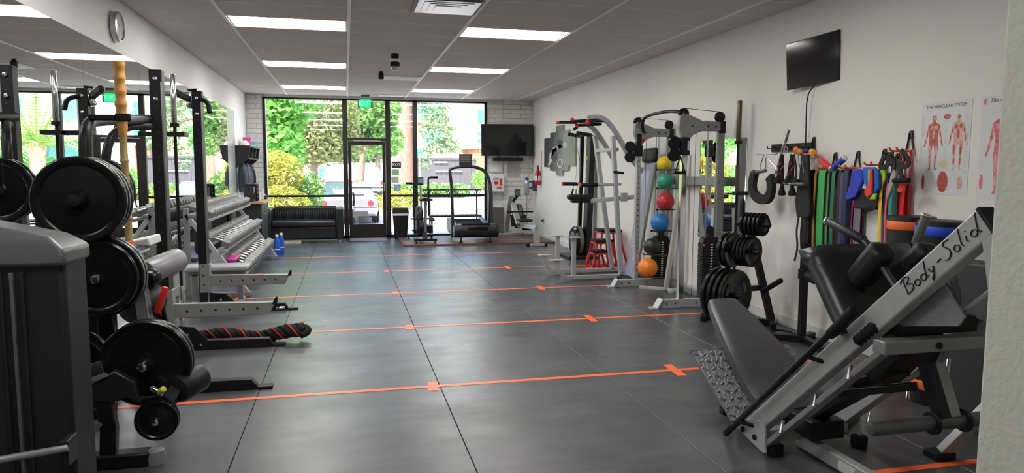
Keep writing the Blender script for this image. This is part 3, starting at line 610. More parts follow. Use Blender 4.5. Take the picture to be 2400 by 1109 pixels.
# ---------------------------------------------------------------- medicine balls on a leaning rack
t = thing('ball_rack', 'narrow leaning medicine ball rack behind the cable machine', 'rack', (3.9, 8.0, 0))
PALE = M('pale_grey_rack_paint', (.46, .46, .42), .5, .1)
for y in (8.03,): part('upright', B().beam((3.86, y, .02), (4.09, y, 1.72), .05, .05, (0, 1, 0)), PALE, t, bev=.005)
part('foot', B().beam((3.62, 8.28, .02), (4.0, 7.98, .02), .05, .04), PALE, t, bev=.004); part('foot', B().beam((3.86, 7.86, .02), (3.95, 8.2, .02), .05, .04), PALE, t, bev=.004)
BC = [('yellow', (.85, .60, .02), (3.93, 8.30, 1.592), .092), ('green', (.03, .33, .22), (3.93, 8.27, 1.366), .101), ('red', (.52, .025, .03), (3.90, 8.18, 1.112), .112), ('blue', (.02, .17, .46), (3.84, 8.19, .848), .117), ('black', (.02, .02, .022), (3.78, 8.28, .535), .110), ('orange', (.93, .24, .02), (3.735, 8.30, .262), .126)]
for n, c, p, r in BC:
    p = V(p); m = M(n+'_ball_rubber', c, .35, 0, .06, 10, .35, 70)
    o = solo('medicine_ball', B().ball(p, r, 32, 20), m, f'{n} textured rubber medicine ball on the leaning rack', 'ball', (p.x, p.y, p.z-r), group='medicine balls')
    xu = 3.86+(p.z-r-.02)/1.70*.23
    for s_ in (-1, 1):
        a = part('support_arm', B().tube([(xu, 8.03, p.z-r*.8), (p.x+s_*r*.55-.0, p.y-.0, p.z-r*.92), (p.x+s_*r*.6-.03, p.y+r*.3, p.z-r*.9)], .008, 8), BLK, t)
        part('arm_tip', B().ball((p.x+s_*r*.6-.03, p.y+r*.3, p.z-r*.9), .014, 10, 6), RUB, a)
# folded inversion board behind the front post
t = thing('inversion_board', 'tall lavender grey board with black head pad behind the cable machine', 'exercise board', (3.9, 8.85, 0))
LAV = M('lavender_board', (.36, .36, .52), .4, 0, .08, 4)
part('board', B().beam((3.74, 8.91, .06), (4.00, 8.91, 1.62), .03, .28, (0, 1, 0)), LAV, t, bev=.01)
part('side_edge', B().beam((3.72, 8.70, .06), (3.98, 8.70, 1.60), .04, .13, (0, 1, 0)), M('board_side_grey', (.30, .30, .30), .5), t, bev=.008)
part('head_pad', B().box((3.985, 8.85, 1.70), (.09, .40, .20), Matrix.Rotation(math.radians(9), 3, 'Y')), VIN, t, bev=.045, seg=4)
part('print_stripe', B().tube(smooth([(3.755, 8.745, .35), (3.80, 8.78, .75), (3.86, 8.90, 1.0)], 3), .006, 6), M('magenta_print', (.45, .08, .22), .5), t)
b = B()
for i in range(8): b.bb((3.745, 8.80, .30+.045*i), (3.775+.007*i, 8.86, .305+.045*i))
part('print_lines', b, WHT, t, kind='stuff', sm=False); part('base', B().bb((3.62, 8.74, 0), (4.08, 9.05, .05)), BLK, t, bev=.006)
# ---------------------------------------------------------------- pull-up and dip tower
t = thing('dip_tower', 'silver pull-up and dip tower with foot pegs and red grip ends', 'gym machine', (3.3, 9.4, 0))
GS = M('tower_grey', (.42, .43, .44), .4, .25, .05, 10)
N, Fy = 9.10, 9.70
for Y, up0, up1, low in ((N, pY(1455, 640, N), pY(1436, 318, N), (pY(1305, 610, N), pY(1345, 557, N))), (Fy, pY(1435, 630, Fy), pY(1394, 318, Fy), (pY(1277, 598, Fy), pY(1307, 553, Fy)))):
    a, c = low
    part('base_rail', B().rtube(smooth([(a.x, Y, a.z-.01), (a.x, Y, .16), (a.x+.10, Y, .045), (a.x+.3, Y, .04)], 2)+[V((3.98, Y, .04))], .05, .07, (0, 1, 0)), GS, t, bev=.004)
    part('foot_peg_post', B().bb((c.x-.027, Y-.027, .05), (c.x+.027, Y+.027, c.z-.005)), GS, t, bev=.004)
    for p in (a, c): part('foot_peg', B().bb((p.x-.10, Y-.05, p.z-.006), (p.x+.09, Y+.05, p.z+.008)), PALE, t, bev=.003)
    part('upright', B().beam((up0.x, Y, .04), (up1.x, Y, up1.z), .055, .07, (0, 1, 0)), GS, t, bev=.006)
    arc = [(1376, 276), (1404, 272), (1428, 287), (1452, 325), (1478, 372), (1504, 402), (1530, 415)] if Y == N else [(1374, 290), (1390, 300), (1412, 330), (1438, 374)]
    part('curved_arm', B().rtube(smooth([pY(x, y, Y) for x, y in arc], 2), .055, .065, (0, 1, 0)), GS, t, bev=.004)
    # dip handles
    gp = ((1360, 434), (1456, 432)) if Y == N else ((1318, 431), (1402, 432)); p, q = pY(*gp[0], Y), pY(*gp[1], Y)
    dh = part('dip_handle', B().rod(p, q, .019), GS, t); part('grip', B().rod(p+(p-q)*.01, p.lerp(q, .42), .027), RUB, dh); part('grip_end', B().rod(p-(q-p)*.015, p+(q-p)*.02, .029), RED, dh)
part('rear_cross', B().bb((3.93, N-.03, .01), (3.98, Fy+.03, .08)), GS, t, bev=.004); part('tie_bar', B().beam((3.61, N, 1.78), (3.52, Fy, 1.78), .05, .05), GS, t, bev=.004)
# arm pads
for Y, px in ((9.2, (1330, 462)), (9.55, (1338, 470))):
    p = pY(*px, Y); q = pY(px[0]+56, px[1]+2, Y); part('arm_pad', B().bb((p.x, Y-.06, p.z-.035), (q.x, Y+.06, p.z+.035)), VIN, t, bev=.025, seg=3)
part('pad_beam', B().beam(pY(1385, 471, 9.4), pY(1492, 461, 9.13), .05, .06), GS, t, bev=.005); part('pad_bracket', B().box(pY(1462, 462, 9.1), (.08, .07, .12)), GS, t, bev=.005)
part('lower_grip', B().rod(pY(1438, 403, 9.06), pY(1462, 406, 9.06), .017), RUB, t)
# pull up grips at the head
g0 = pY(1345, 288, 9.4)
hb = part('pull_up_bar', B().rod(pY(1356, 285, Fy), pY(1420, 283, N), .022).rod(pY(1390, 288, Fy), pY(1392, 280, N), .024), BLK, t)
for p, q in (((1306, 287), (1352, 287)), ((1340, 285), (1420, 279)), ((1352, 298), (1345, 304)), ((1416, 277), (1428, 295)), ((1350, 294), (1410, 291))):
    a = pY(*p, 9.45); c = pY(*q, 9.40); g_ = part('pull_up_grip', B().rod(a, c, .021), RUB, t); part('grip_end', B().rod(a-(c-a).normalized()*.012, a+(c-a).normalized()*.03, .024), RED, g_)
part('bar_joint', B().ball(pY(1378, 287, 9.3), .036, 14, 8), RED, t); part('bar_joint', B().ball(pY(1341, 281, 9.45), .030, 14, 8), RED, t)
# ---------------------------------------------------------------- ski trainer on the wall
t = thing('ski_trainer', 'tall black ski pull trainer with round flywheel at the right wall', 'gym machine', (3.95, 11.5, 0))
part('back_panel', B().beam((4.00, 11.42, .05), (4.06, 11.42, 2.08), .20, .10, (1, 0, 0)), BLK, t, bev=.01); part('side_rail', B().beam((3.93, 11.62, .10), (4.02, 11.78, 2.08), .07, .06, (1, 0, 0)), BLK, t, bev=.006)
part('base', B().bb((3.62, 11.2, 0), (4.12, 11.85, .05)), BLK, t, bev=.01)
for y in (11.38, 11.86): part('head_arm', B().beam((4.06, y, 2.08), (3.78, y+.0, 2.12), .05, .06), BLK, t, bev=.01)
part('head_bar', B().beam((3.96, 11.33, 2.09), (3.96, 11.9, 2.09), .06, .05), BLK, t, bev=.008)
fw = part('flywheel', B().lathe([(.05, -.09), (.19, -.09), (.245, -.05), (.25, 0), (.25, .06), (.22, .09), (.05, .09)], (3.87, 11.52, .285), (-1, 0, 0), 40), BLKG, t)
part('flywheel_mesh', B().lathe([(.235, .07), (.10, .105), (.0, .11)], (3.87, 11.52, .285), (-1, 0, 0), 40), M('grille_grey', (.10, .10, .11), .35, .4), fw); part('vent_band', B().lathe([(.2515, -.03), (.253, -.03), (.253, .03), (.2515, .03)], (3.87, 11.52, .285), (-1, 0, 0), 40), M('olive_grille', (.14, .14, .11), .5), fw)
for y in (11.50, 11.70): part('pull_cord', B().tube(smooth([(3.82, y+.1, 2.10), (3.92, y, 1.5), (3.85, y+.05, 1.16)], 2), .004, 6), M('grey_cord', (.3, .3, .3), .6), t)
part('pull_handle', B().rod((3.84, 11.70, 1.17), (3.84, 11.80, 1.05), .016), RUB, t); part('pull_handle', B().rod((3.84, 11.55, 1.17), (3.86, 11.62, 1.05), .016), M('lime_grip', (.45, .6, .05), .5), t)
text('lettering', 'concept2', WHT, t, (3.955, 11.37, 1.42), (0, 0, -1), (0, -1, 0), .115, .002)
text('lettering', '8', M('lime_print', (.55, .65, .05), .5), t, (3.955, 11.37, 1.70), (0, 0, -1), (0, -1, 0), .15, .002)
# ---------------------------------------------------------------- nested red plyo boxes
for k, (h, w0, w1, x0, y0, nm) in enumerate(((.60, .30, .46, 3.90, 10.17, 'tallest'), (.45, .25, .36, 3.78, 10.10, 'middle'), (.30, .20, .28, 3.69, 9.99, 'shortest'))):
    t = thing('plyo_box', f'{nm} red steel plyo jump stand with black top in the nested set', 'plyo box', (x0, y0, 0), 'nested plyo jump stands')
    part('top', B().bb((x0-w0/2-.02, y0-w0/2-.02, h-.035), (x0+w0/2+.02, y0+w0/2+.02, h)), RUB, t, bev=.006)
    part('top_frame', B().bb((x0-w0/2-.018, y0-w0/2-.018, h-.06), (x0+w0/2+.018, y0+w0/2+.018, h-.035)), RED, t, bev=.006)
    for sx in (-1, 1):
        for sy in (-1, 1): part('leg', B().tube(smooth([(x0+sx*w0/2, y0+sy*w0/2, h-.05), (x0+sx*w0/2, y0+sy*w0/2, h-.10), (x0+sx*(w0*.6+w1*.4)/2, y0+sy*(w0*.6+w1*.4)/2, h*.5), (x0+sx*w1/2, y0+sy*w1/2, .10), (x0+sx*w1/2, y0+sy*w1/2, .018)], 2), .017, 10), RED, t)
        part('base_rung', B().rod((x0+sx*w1/2, y0-w1/2-.02, .017), (x0+sx*w1/2, y0+w1/2+.02, .017), .017), RED, t); part('base_rung', B().rod((x0-w1/2-.02, y0+sx*w1/2, .017), (x0+w1/2+.02, y0+sx*w1/2, .017), .017), RED, t)
# ---------------------------------------------------------------- barbell standing by the wall mirror
t = thing('barbell', 'bronze barbell standing upright by the right wall', 'barbell', (4.02, 6.74, 0)); c = V((4.03, 6.74, 0))
BRZ = M('aged_bronze_steel', (.14, .11, .07), .35, .8)
part('shaft', B().cyl(c+V((0, 0, .40)), c+V((0, 0, 1.80)), .0145, n=14), BLK, t)
part('sleeve', B().rod(c+V((0, 0, 1.80)), c+V((0, 0, 2.235)), .026, 18), BRZ, t); part('sleeve', B().rod(c+V((0, 0, .0)), c+V((0, 0, .42)), .026, 18), BRZ, t)
for z in (1.80, .42): part('collar', B().cyl(c+V((0, 0, z-.018)), c+V((0, 0, z+.018)), .041, n=20), BLK, t, bev=.003)
part('knurl_sleeve', B().cyl(c+V((0, 0, 1.28)), c+V((0, 0, 1.56)), .022, n=16), BRZ, t)
part('holder', B().bb((4.0, 6.70, 1.245), (XR, 6.78, 1.285)), BLK, t, bev=.004)
# white rod leaning inside the cable machine
solo('dowel_rod', B().cyl((3.98, 7.16, 0), (4.02, 7.2, 1.08), .017, n=14), M('ivory_rod', (.66, .65, .60), .5), 'pale straight rod leaning beside the near weight stack', 'rod', (3.98, 7.16, 0))
# ---------------------------------------------------------------- right wall: televisions, charts, art, safety
SCR = M('glossy_black_screen', (.008, .008, .009), .10, 0, spec=.5); BEZ = M('tv_bezel_black', (.012, .012, .013), .35)
def tv(name, lab, tl, tr, br, bl, th=.035):
    c = (tl+tr+br+bl)/4; ux = ((tr+br)-(tl+bl)).normalized(); n = ux.cross(((tl+tr)-(bl+br))).normalized(); uy = n.cross(ux).normalized()
    w = ((tr+br)/2-(tl+bl)/2).length; h = ((tl+tr)/2-(bl+br)/2).length
    t = thing(name, lab, 'television', c-uy*h/2); R3 = Matrix((ux, uy, n)).transposed()
    part('screen', B().box(c+n*.002, (w-.018, h-.018, .006), R3), SCR, t, sm=False)
    part('bezel', B().box(c-n*.006, (w, h, .012), R3), BEZ, t, bev=.004); part('rear_housing', B().box(c-n*.03-uy*.06, (w*.8, h*.6, .045), R3), BEZ, t, bev=.01)
    return t, c, ux, uy, n, w, h
t, c, ux, uy, n, w, h = tv('wall_television', 'tilted flat television on an arm mount high on the right wall', pD(1838, 105, 6.62), pD(1965, 69, 6.04), pD(1971, 187, 6.04), pD(1848, 211, 6.62))
part('mount_arm', B().beam(c-n*.05, (XR-.02, c.y-.05, c.z), .05, .08), BLK, t); part('wall_plate', B().bb((XR-.025, c.y-.18, c.z-.11), (XR, c.y+.08, c.z+.11)), BLK, t)
cord = part('power_cord', B().tube(smooth([c-uy*h*.5-n*.02, pX(1891, 225, 4.08), pX(1889, 300, 4.10), pX(1888, 342, 4.10)], 1), .006, 6), RUB, t)
YT = 15.38
t, c, ux, uy, n, w, h = tv('wall_television', 'large flat television above the soundbar on the far block wall', pY(1128, 291, YT), pY(1251, 291, YT), pY(1251, 366, YT), pY(1128, 365, YT))
part('mount_arm', B().beam(c-n*.05, (c.x, YF-.05, c.z), .10, .12), BLK, t); part('wall_plate', B().bb((c.x-.2, YF-.06, c.z-.15), (c.x+.2, YF-.03, c.z+.15)), BLK, t)
for x in (-.22, .22): part('stand_foot', B().beam(c+V((x, .0, -h/2+.02)), c+V((x+.03, .0, -h/2-.05)), .03, .012), BLK, t)
a = pY(1155, 369, YT); e = pY(1226, 378, YT)
t = thing('soundbar', 'slim black soundbar under the large far television', 'soundbar', ((a.x+e.x)/2, YT, e.z)); part('body', B().bb((a.x, YT-.04, e.z), (e.x, YT+.05, a.z)), BLK, t, bev=.012); part('grille', B().bb((a.x+.02, YT-.043, e.z+.012), (e.x-.02, YT-.04, a.z-.012)), RUB, t, sm=False)
part('bracket', B().bb(((a.x+e.x)/2-.04, YT+.04, e.z+.02), ((a.x+e.x)/2+.04, YF-.03, a.z-.015)), BLK, t)
# posters: anatomical charts
PAPER = M('chart_paper', (.72, .73, .74), .30, 0, .03, 3); MUS = M('muscle_red_print', (.52, .10, .07), .4, 0, .35, 40); MUSL = M('muscle_pale_print', (.72, .40, .34), .4, 0, .25, 40); BONE = M('bone_print', (.70, .62, .40), .4); PINKP = M('chart_pink_print', (.68, .16, .17), .4, 0, .35, 30)
def wallpt(y, z, X=XR): return V((X, y, z))
def figure(name, par, yc, zf, H, m1, m2, flip=1, half=False):
    # flat printed standing figure: y axis runs right-to-left on this wall
    def W(u, v, k): return V((XR-.0030-k*.0003, yc-u*H, zf+v*H))
    sil = [(.0, .985), (.035, .975), (.048, .93), (.035, .885), (.028, .86), (.09, .835), (.125, .81), (.14, .74), (.165, .62), (.185, .52), (.215, .44), (.195, .42), (.165, .50), (.135, .60), (.11, .70), (.098, .66), (.095, .56), (.10, .50), (.105, .42), (.095, .30), (.085, .25), (.088, .17), (.065, .06), (.095, .01), (.05, .0), (.045, .06), (.04, .16), (.05, .24), (.045, .30), (.015, .45), (.0, .46)]
    full = [W(u, v, 0) for u, v in sil] + [W(-u, v, 0) for u, v in reversed(sil[1:-1])]
    o = part(name, B().prism(full, (.0012, 0, 0)), m1, par, sm=False)
    b = B()
    for (u, v, a, c_) in ((.05, .77, .042, .04), (.0, .65, .035, .09), (.072, .36, .028, .10), (.065, .16, .022, .065), (.12, .70, .014, .05), (.155, .57, .014, .06), (.0, .93, .03, .035)):
        for s_ in ((1, -1) if u else (1,)): b.prism([W(s_*u+a*.8*math.cos(g), v+c_*math.sin(g), 1) for g in [i*PI/6 for i in range(12)]], (.0006, 0, 0))
    part('muscle_detail', b, m2, o, kind='stuff', sm=False); return o
y0, y1, z0, z1 = 4.435, 4.005, 1.342, 2.005
t = thing('anatomy_poster', 'anatomy chart titled THE MUSCULAR SYSTEM with two red figures', 'poster', (XR, (y0+y1)/2, z0))
part('sheet', B().bb((XR-.0025, y1, z0), (XR, y0, z1)), PAPER, t, sm=False)
text('title', 'THE MUSCULAR SYSTEM', M('title_ink', (.12, .12, .13), .5), t, (XR-.0035, (y0+y1)/2, z1-.035), (0, -1, 0), (0, 0, 1), .032, .0006)
figure('front_figure', t, 4.315, 1.515, .40, MUS, MUSL); figure('back_figure', t, 4.105, 1.515, .40, MUSL, MUS)
b = B()
for i in range(26):
    for y in (4.42, 4.215, 4.035): b.bb((XR-.0032, y-.018, 1.50+.016*i), (XR-.0026, y+.010, 1.503+.016*i))
part('caption_lines', b, M('caption_grey', (.5, .5, .52), .5), t, kind='stuff', sm=False)
def ell(par, nm, y, z, a, c_, m): return part(nm, B().prism([V((XR-.0034, y+a*math.cos(g), z+c_*math.sin(g))) for g in [i*PI/8 for i in range(16)]], (.0008, 0, 0)), m, par, sm=False)
ell(t, 'trunk_diagram', 4.215, 1.435, .045, .075, MUS); ell(t, 'limb_diagram', 4.39, 1.43, .014, .055, MUS); ell(t, 'hand_diagram', 4.07, 1.43, .022, .045, MUSL); ell(t, 'pelvis_diagram', 4.215, 1.565, .04, .028, BONE); ell(t, 'shoulder_diagram', 4.205, 1.895, .03, .02, MUS)
y0, y1, z0, z1 = 3.93, 3.44, 1.318, 2.005
t = thing('anatomy_poster', 'anatomy chart with one pink figure partly hidden by the partition', 'poster', (XR, (y0+y1)/2, z0))
part('sheet', B().bb((XR-.0025, y1, z0), (XR, y0, z1)), PAPER, t, sm=False)
text('title', 'The Fem', M('title_ink', (.12, .12, .13)), t, (XR-.0035, 3.87, z1-.03), (0, -1, 0), (0, 0, 1), .04, .0006, .3, 'LEFT')
figure('large_figure', t, 3.76, 1.36, .58, PINKP, MUSL); ell(t, 'limb_diagram', 3.90, 1.44, .014, .05, PINKP); ell(t, 'logo_figure', 3.905, z1-.035, .010, .022, PINKP)
# five panel canvas
t = thing('canvas_art', 'five staggered canvas panels of a grey weightlifter print on the right wall', 'wall art', (XR, 13.5, 1.4))
def artmat():
    m = bpy.data.materials.new('weightlifter_print'); m.use_nodes = True; nt = m.node_tree; p = nt.nodes['Principled BSDF']; p.inputs['Roughness'].default_value = .5
    tc = nt.nodes.new('ShaderNodeTexCoord'); sx = nt.nodes.new('ShaderNodeSeparateXYZ'); nt.links.new(tc.outputs['Object'], sx.inputs[0])
    mr = nt.nodes.new('ShaderNodeMapRange'); mr.inputs[1].default_value = 1.1; mr.inputs[2].default_value = -1.0; nt.links.new(sx.outputs['Y'], mr.inputs[0])
    cr = nt.nodes.new('ShaderNodeValToRGB'); e = cr.color_ramp.elements; e[0].position = 0; e[0].color = (.03, .03, .033, 1); e[1].position = 1; e[1].color = (.24, .27, .17, 1)
    for po, co in ((.3, (.05, .05, .06, 1)), (.5, (.16, .165, .165, 1)), (.68, (.30, .31, .26, 1))): k = e.new(po); k.color = co
    nz = nt.nodes.new('ShaderNodeTexNoise'); nz.inputs['Scale'].default_value = 1.6; nz.inputs['Detail'].default_value = 4; nt.links.new(tc.outputs['Object'], nz.inputs['Vector'])
    ad = nt.nodes.new('ShaderNodeMath'); ad.operation = 'MULTIPLY_ADD'; ad.inputs[1].default_value = .35; nt.links.new(nz.outputs[0], ad.inputs[0]); nt.links.new(mr.outputs[0], ad.inputs[2])
    sb = nt.nodes.new('ShaderNodeMath'); sb.operation = 'SUBTRACT'; sb.inputs[1].default_value = .17; nt.links.new(ad.outputs[0], sb.inputs[0]); nt.links.new(sb.outputs[0], cr.inputs[0]); nt.links.new(cr.outputs[0], p.inputs['Base Color']); return m
AM = artmat()
for px0, px1, yt, yb in ((1277, 1291, 324, 391), (1291, 1305, 311, 400), (1305, 1320, 294, 411), (1320, 1334, 305, 400), (1334, 1350, 315, 388)):
    a = pX(px0, yt, XR-.02); c = pX(px1, yb, XR-.02); zt = pX((px0+px1)/2, yt, XR-.02).z; zb = pX((px0+px1)/2, yb, XR-.02).z
    part('canvas_panel', B().bb((XR-.035, c.y+.01, zb), (XR, a.y-.01, zt)), AM, t, sm=False)
LG = M('print_highlight', (.55, .56, .55), .5); DG = M('print_shadow', (.06, .06, .065), .5)
def ap(pts): return [pX(x, y, XR-.037) for x, y in pts]
for nm, pts, m in (('print_arm', [(1288, 361), (1297, 346), (1306, 342), (1313, 338), (1317, 345), (1308, 350), (1300, 356), (1291, 374), (1287, 378)], LG), ('print_head', [(1305, 330), (1312, 325), (1319, 332), (1318, 345), (1311, 350), (1306, 342)], DG), ('print_chest', [(1293, 352), (1305, 344), (1306, 372), (1299, 380), (1292, 372)], DG), ('print_shoulder', [(1318, 336), (1326, 333), (1329, 342), (1322, 348)], LG), ('print_forearm', [(1284, 387), (1288, 376), (1294, 370), (1296, 376), (1290, 384), (1286, 390)], LG)):
    part(nm, B().prism(ap(pts), (.0015, 0, 0)), m, t, sm=False)
part('print_plate', B().tube([pX(1314+6*math.cos(g), 384+9*math.sin(g), XR-.037) for g in [i*PI/8 for i in range(16)]], .02, 6, True), LG, t)
# fire extinguisher + its sign, light switch, outlet
c = V((4.07, 14.88, 1.16))
t = thing('fire_extinguisher', 'red fire extinguisher hung on the right wall', 'extinguisher', c)
part('cylinder', B().lathe([(.055, 0), (.062, .01), (.062, .26), (.05, .30), (.022, .325), (.02, .345)], c, n=24), RED, t); part('valve', B().bb(c+V((-.02, -.02, .34)), c+V((.02, .02, .38))), INK, t, bev=.005)
part('lever', B().beam(c+V((-.0, -.06, .395)), c+V((0, .04, .375)), .018, .012).beam(c+V((-.0, -.05, .425)), c+V((0, .04, .39)), .018, .012), INK, t); part('hose', B().tube(smooth([c+V((0, -.02, .36)), c+V((0, -.08, .34)), c+V((-.02, -.085, .2)), c+V((-.03, -.07, .10))], 2), .009, 8), RUB, t)
part('label_band', B().lathe([(.0625, .10), (.0635, .10), (.0635, .20), (.0625, .20)], c, n=24), WHT, t); part('bracket', B().bb((4.13, 14.85, 1.2), (XR, 14.91, 1.5)), STEEL, t)
t = thing('extinguisher_sign', 'narrow vertical red and white sign above the extinguisher', 'sign', (XR, 14.86, 1.5)); part('sheet', B().bb((XR-.003, 14.82, 1.51), (XR, 14.90, 1.90)), M('sign_pink', (.75, .35, .32), .4), t, sm=False); part('arrow', B().prism([V((XR-.004, 14.86, 1.53)), V((XR-.004, 14.885, 1.60)), V((XR-.004, 14.835, 1.60))], (.001, 0, 0)), WHT, t)
t = thing('light_switch', 'small beige switch plate left of the extinguisher', 'switch', (XR, 15.3, 1.3)); part('plate', B().bb((XR-.006, 15.24, 1.25), (XR, 15.32, 1.37)), M('beige_plate', (.45, .42, .30), .5), t); part('toggle', B().bb((XR-.016, 15.275, 1.30), (XR-.006, 15.285, 1.325)), WHT, t)
t = thing('wall_outlet', 'grey wall outlet with plug near the rower', 'outlet', (XR, 14.6, .38)); a = pX(1274, 517, XR); part('plate', B().bb((XR-.006, a.y-.05, a.z-.06), (XR, a.y+.05, a.z+.06)), M('beige_plate', (.45, .42, .30)), t); part('plug', B().bb((XR-.05, a.y-.02, a.z-.02), (XR-.006, a.y+.02, a.z+.02)), RUB, t)
# far wall: AED cabinet, notice, white panel, grey board
a, e = pY(1146, 408, YF-.02), pY(1179, 449, YF-.02)
t = thing('aed_cabinet', 'white AED defibrillator cabinet with red heart on the far wall', 'cabinet', ((a.x+e.x)/2, YF-.1, e.z)); part('box', B().bb((a.x, YF-.16, e.z), (e.x, YF+.0, a.z)), WHT, t, bev=.008)
part('window_panel', B().bb((a.x+.06, YF-.164, e.z+.10), (e.x-.04, YF-.159, a.z-.06)), M('aed_panel', (.70, .70, .70), .3), t, sm=False)
hx, hz = (a.x+e.x)/2-.03, (a.z+e.z)/2; part('heart', B().prism([V((hx+.055*(math.sin(g)**3), YF-.1665, hz+.05*(.81*math.cos(g)-.31*math.cos(2*g)-.12*math.cos(3*g)))) for g in [i*PI/12 for i in range(24)]], (0, .002, 0)), RED, t); part('red_tag', B().bb((hx+.09, YF-.1665, hz-.06), (hx+.14, YF-.1645, hz+.10)), RED, t, sm=False)
text('lettering', 'AED', INK, t, (hx, YF-.166, hz+.085), (1, 0, 0), (0, 0, 1), .065, .001); part('red_tag', B().bb((hx+.02, YF-.1665, hz-.12), (hx+.13, YF-.1645, hz-.10)), RED, t, sm=False)
a, e = pY(1188, 378, YF-.04), pY(1219, 416, YF-.04)
t = thing('wall_notice', 'printed red bordered notice sheet under the large television', 'notice', ((a.x+e.x)/2, YF-.045, e.z)); part('sheet', B().bb((a.x, YF-.046, e.z), (e.x, YF-.041, a.z)), M('notice_pink', (.72, .55, .54), .5), t, sm=False); part('print_area', B().bb((a.x+.015, YF-.048, e.z+.015), (e.x-.015, YF-.046, a.z-.01)), M('notice_print', (.45, .43, .44), .5, 0, .5, 60), t, sm=False)
a, e = pY(1146, 372, YF-.01), pY(1178, 404, YF-.01)
t = thing('wall_panel', 'blank white electrical panel above the defibrillator cabinet', 'panel', ((a.x+e.x)/2, YF-.02, e.z)); part('cover', B().bb((a.x, YF-.05, e.z), (e.x, YF+.0, a.z)), M('panel_white', (.70, .71, .71), .4), t, bev=.006); part('latch', B().bb((e.x-.03, YF-.056, e.z+.12), (e.x-.015, YF-.05, e.z+.2)), STEEL, t)
a, e = pY(1153, 488, YF-.06), pY(1182, 551, YF-.06)
t = thing('leaning_board', 'dark grey board leaning on the far wall beside the treadmill', 'board', ((a.x+e.x)/2, YF-.1, .0)); part('panel', B().beam((a.x+.13, YF-.14, .0), (a.x+.13, YF-.05, a.z), .28, .03, (0, 1, 0)), M('board_grey', (.10, .095, .09), .6, 0, .1, 5), t, bev=.004); part('top_edge', B().beam((a.x+.13, YF-.05, a.z), (a.x+.13, YF-.048, a.z+.02), .28, .035, (0, 1, 0)), M('board_edge', (.22, .17, .12), .6), t)
# ---------------------------------------------------------------- hooks, bands and cable attachments on the right wall
XW = 4.06
def hook(px, yt, yb, lab, prong=True):
    a = pX(px, yt, XR-.01); c = pX(px, yb, XR-.01); t = thing('wall_hook', lab, 'hook', (XR, a.y, c.z), 'band hooks on the right wall')
    part('loop', B().tube(smooth([(XR-.012, a.y+.035, c.z), (XR-.012, a.y+.018, (a.z+c.z)/2), (XR-.012, a.y+.012, a.z), (XR-.012, a.y-.012, a.z), (XR-.012, a.y-.018, (a.z+c.z)/2), (XR-.012, a.y-.035, c.z)], 2), .007, 8), M('hook_dark_green', (.035, .04, .035), .4, .3), t)
    part('wall_plate', B().bb((XR-.010, a.y-.018, a.z-.05), (XR, a.y+.018, a.z+.012)), M('hook_dark_green', (.035, .04, .035)), t, bev=.004)
    for s_ in (-1, 1): part('prong', B().tube(smooth([(XR-.012, a.y+s_*.035, c.z), (XR-.06, a.y+s_*.035, c.z-.01), (XR-.155, a.y+s_*.035, c.z-.005), (XR-.16, a.y+s_*.035, c.z+.02)], 2), .008, 8), ORG, t)
    return t
hook(1907, 324, 358, 'orange tipped wall hook holding the blue and yellow balls'); hook(1958, 360, 394, 'orange tipped wall hook behind the red and blue tubes'); hook(2011, 357, 392, 'orange tipped wall hook above the blue wraps'); hook(2073, 352, 385, 'orange tipped wall hook behind the black harness straps'); hook(2135, 310, 352, 'highest orange tipped wall hook next to the poster')
def band(lab, col, p0, p1, yt, yb, X=XW, cat='band', th=.004, g='resistance bands on the right wall', z1=None, rough=.55):
    a = pX(p0, yt, X); c = pX(p1, yt, X); zb = pX((p0+p1)/2, yb, X).z if z1 is None else z1; yc = (a.y+c.y)/2; w = abs(a.y-c.y); zt = a.z
    pts = smooth([(X-.018, yc, zt-.05), (X-.012, yc, zt), (X+.012, yc, zt), (X+.018, yc, zt-.05), (X+.022, yc, (zt+zb)/2), (X+.018, yc, zb+.04), (X+.010, yc, zb), (X-.010, yc, zb), (X-.018, yc, zb+.04), (X-.024, yc, (zt+zb)/2), (X-.018, yc, zt-.05)], 1)[:-1]
    return solo('resistance_band', B().sweep(pts, [(-w/2, -th/2), (w/2, -th/2), (w/2, th/2), (-w/2, th/2)], (1, 0, .02) if False else None, True) if False else B().rtube([p for p in pts], th, w, (0, 1, 0), True), M('band_'+lab.split()[1]+'_'+lab.split()[0], col, rough, 0, .06, 12), lab, cat, (X, yc, zb), group=g)
BD = [('wide black resistance band, leftmost of the hanging row', (.02, .02, .022), 1891, 1907, 398), ('wide charcoal resistance band beside the leftmost black one', (.07, .065, .06), 1906, 1915, 400), ('thin orange resistance band showing between charcoal and green', (.55, .22, .05), 1914, 1918, 402),
      ('slim darkgreen resistance band left of the widest green one', (.03, .22, .06), 1918, 1924, 399), ('wide green resistance band, brightest of the greens', (.07, .44, .13), 1924, 1939, 399), ('pale sage resistance band right of the bright green one', (.25, .38, .22), 1940, 1949, 400),
      ('deep pine resistance band left of the maroon one', (.02, .17, .09), 1955, 1963, 398), ('dull maroon resistance band between pine and black', (.14, .05, .04), 1963, 1971, 398), ('narrow black resistance band beside the lavender one', (.02, .02, .03), 1970, 1975, 398), ('narrow lavender resistance band in the middle of the row', (.33, .28, .55), 1975, 1982, 398), ('navy resistance band right of the lavender one', (.02, .025, .09), 1982, 1993, 397)]
for i, (lab, col, a_, b_, yt) in enumerate(BD): band(lab, col, a_, b_, yt, 585, XW+(.03 if i % 2 else 0))
band('bright blue band hanging below the blue wraps', (.02, .09, .55), 1991, 2001, 440, 585, XW+.05); band('slim magenta band behind the bright blue one', (.45, .03, .20), 2001, 2005, 470, 585, XW+.05); band('wide mauve band under the black bag', (.24, .19, .22), 2008, 2024, 470, 585, XW+.05)
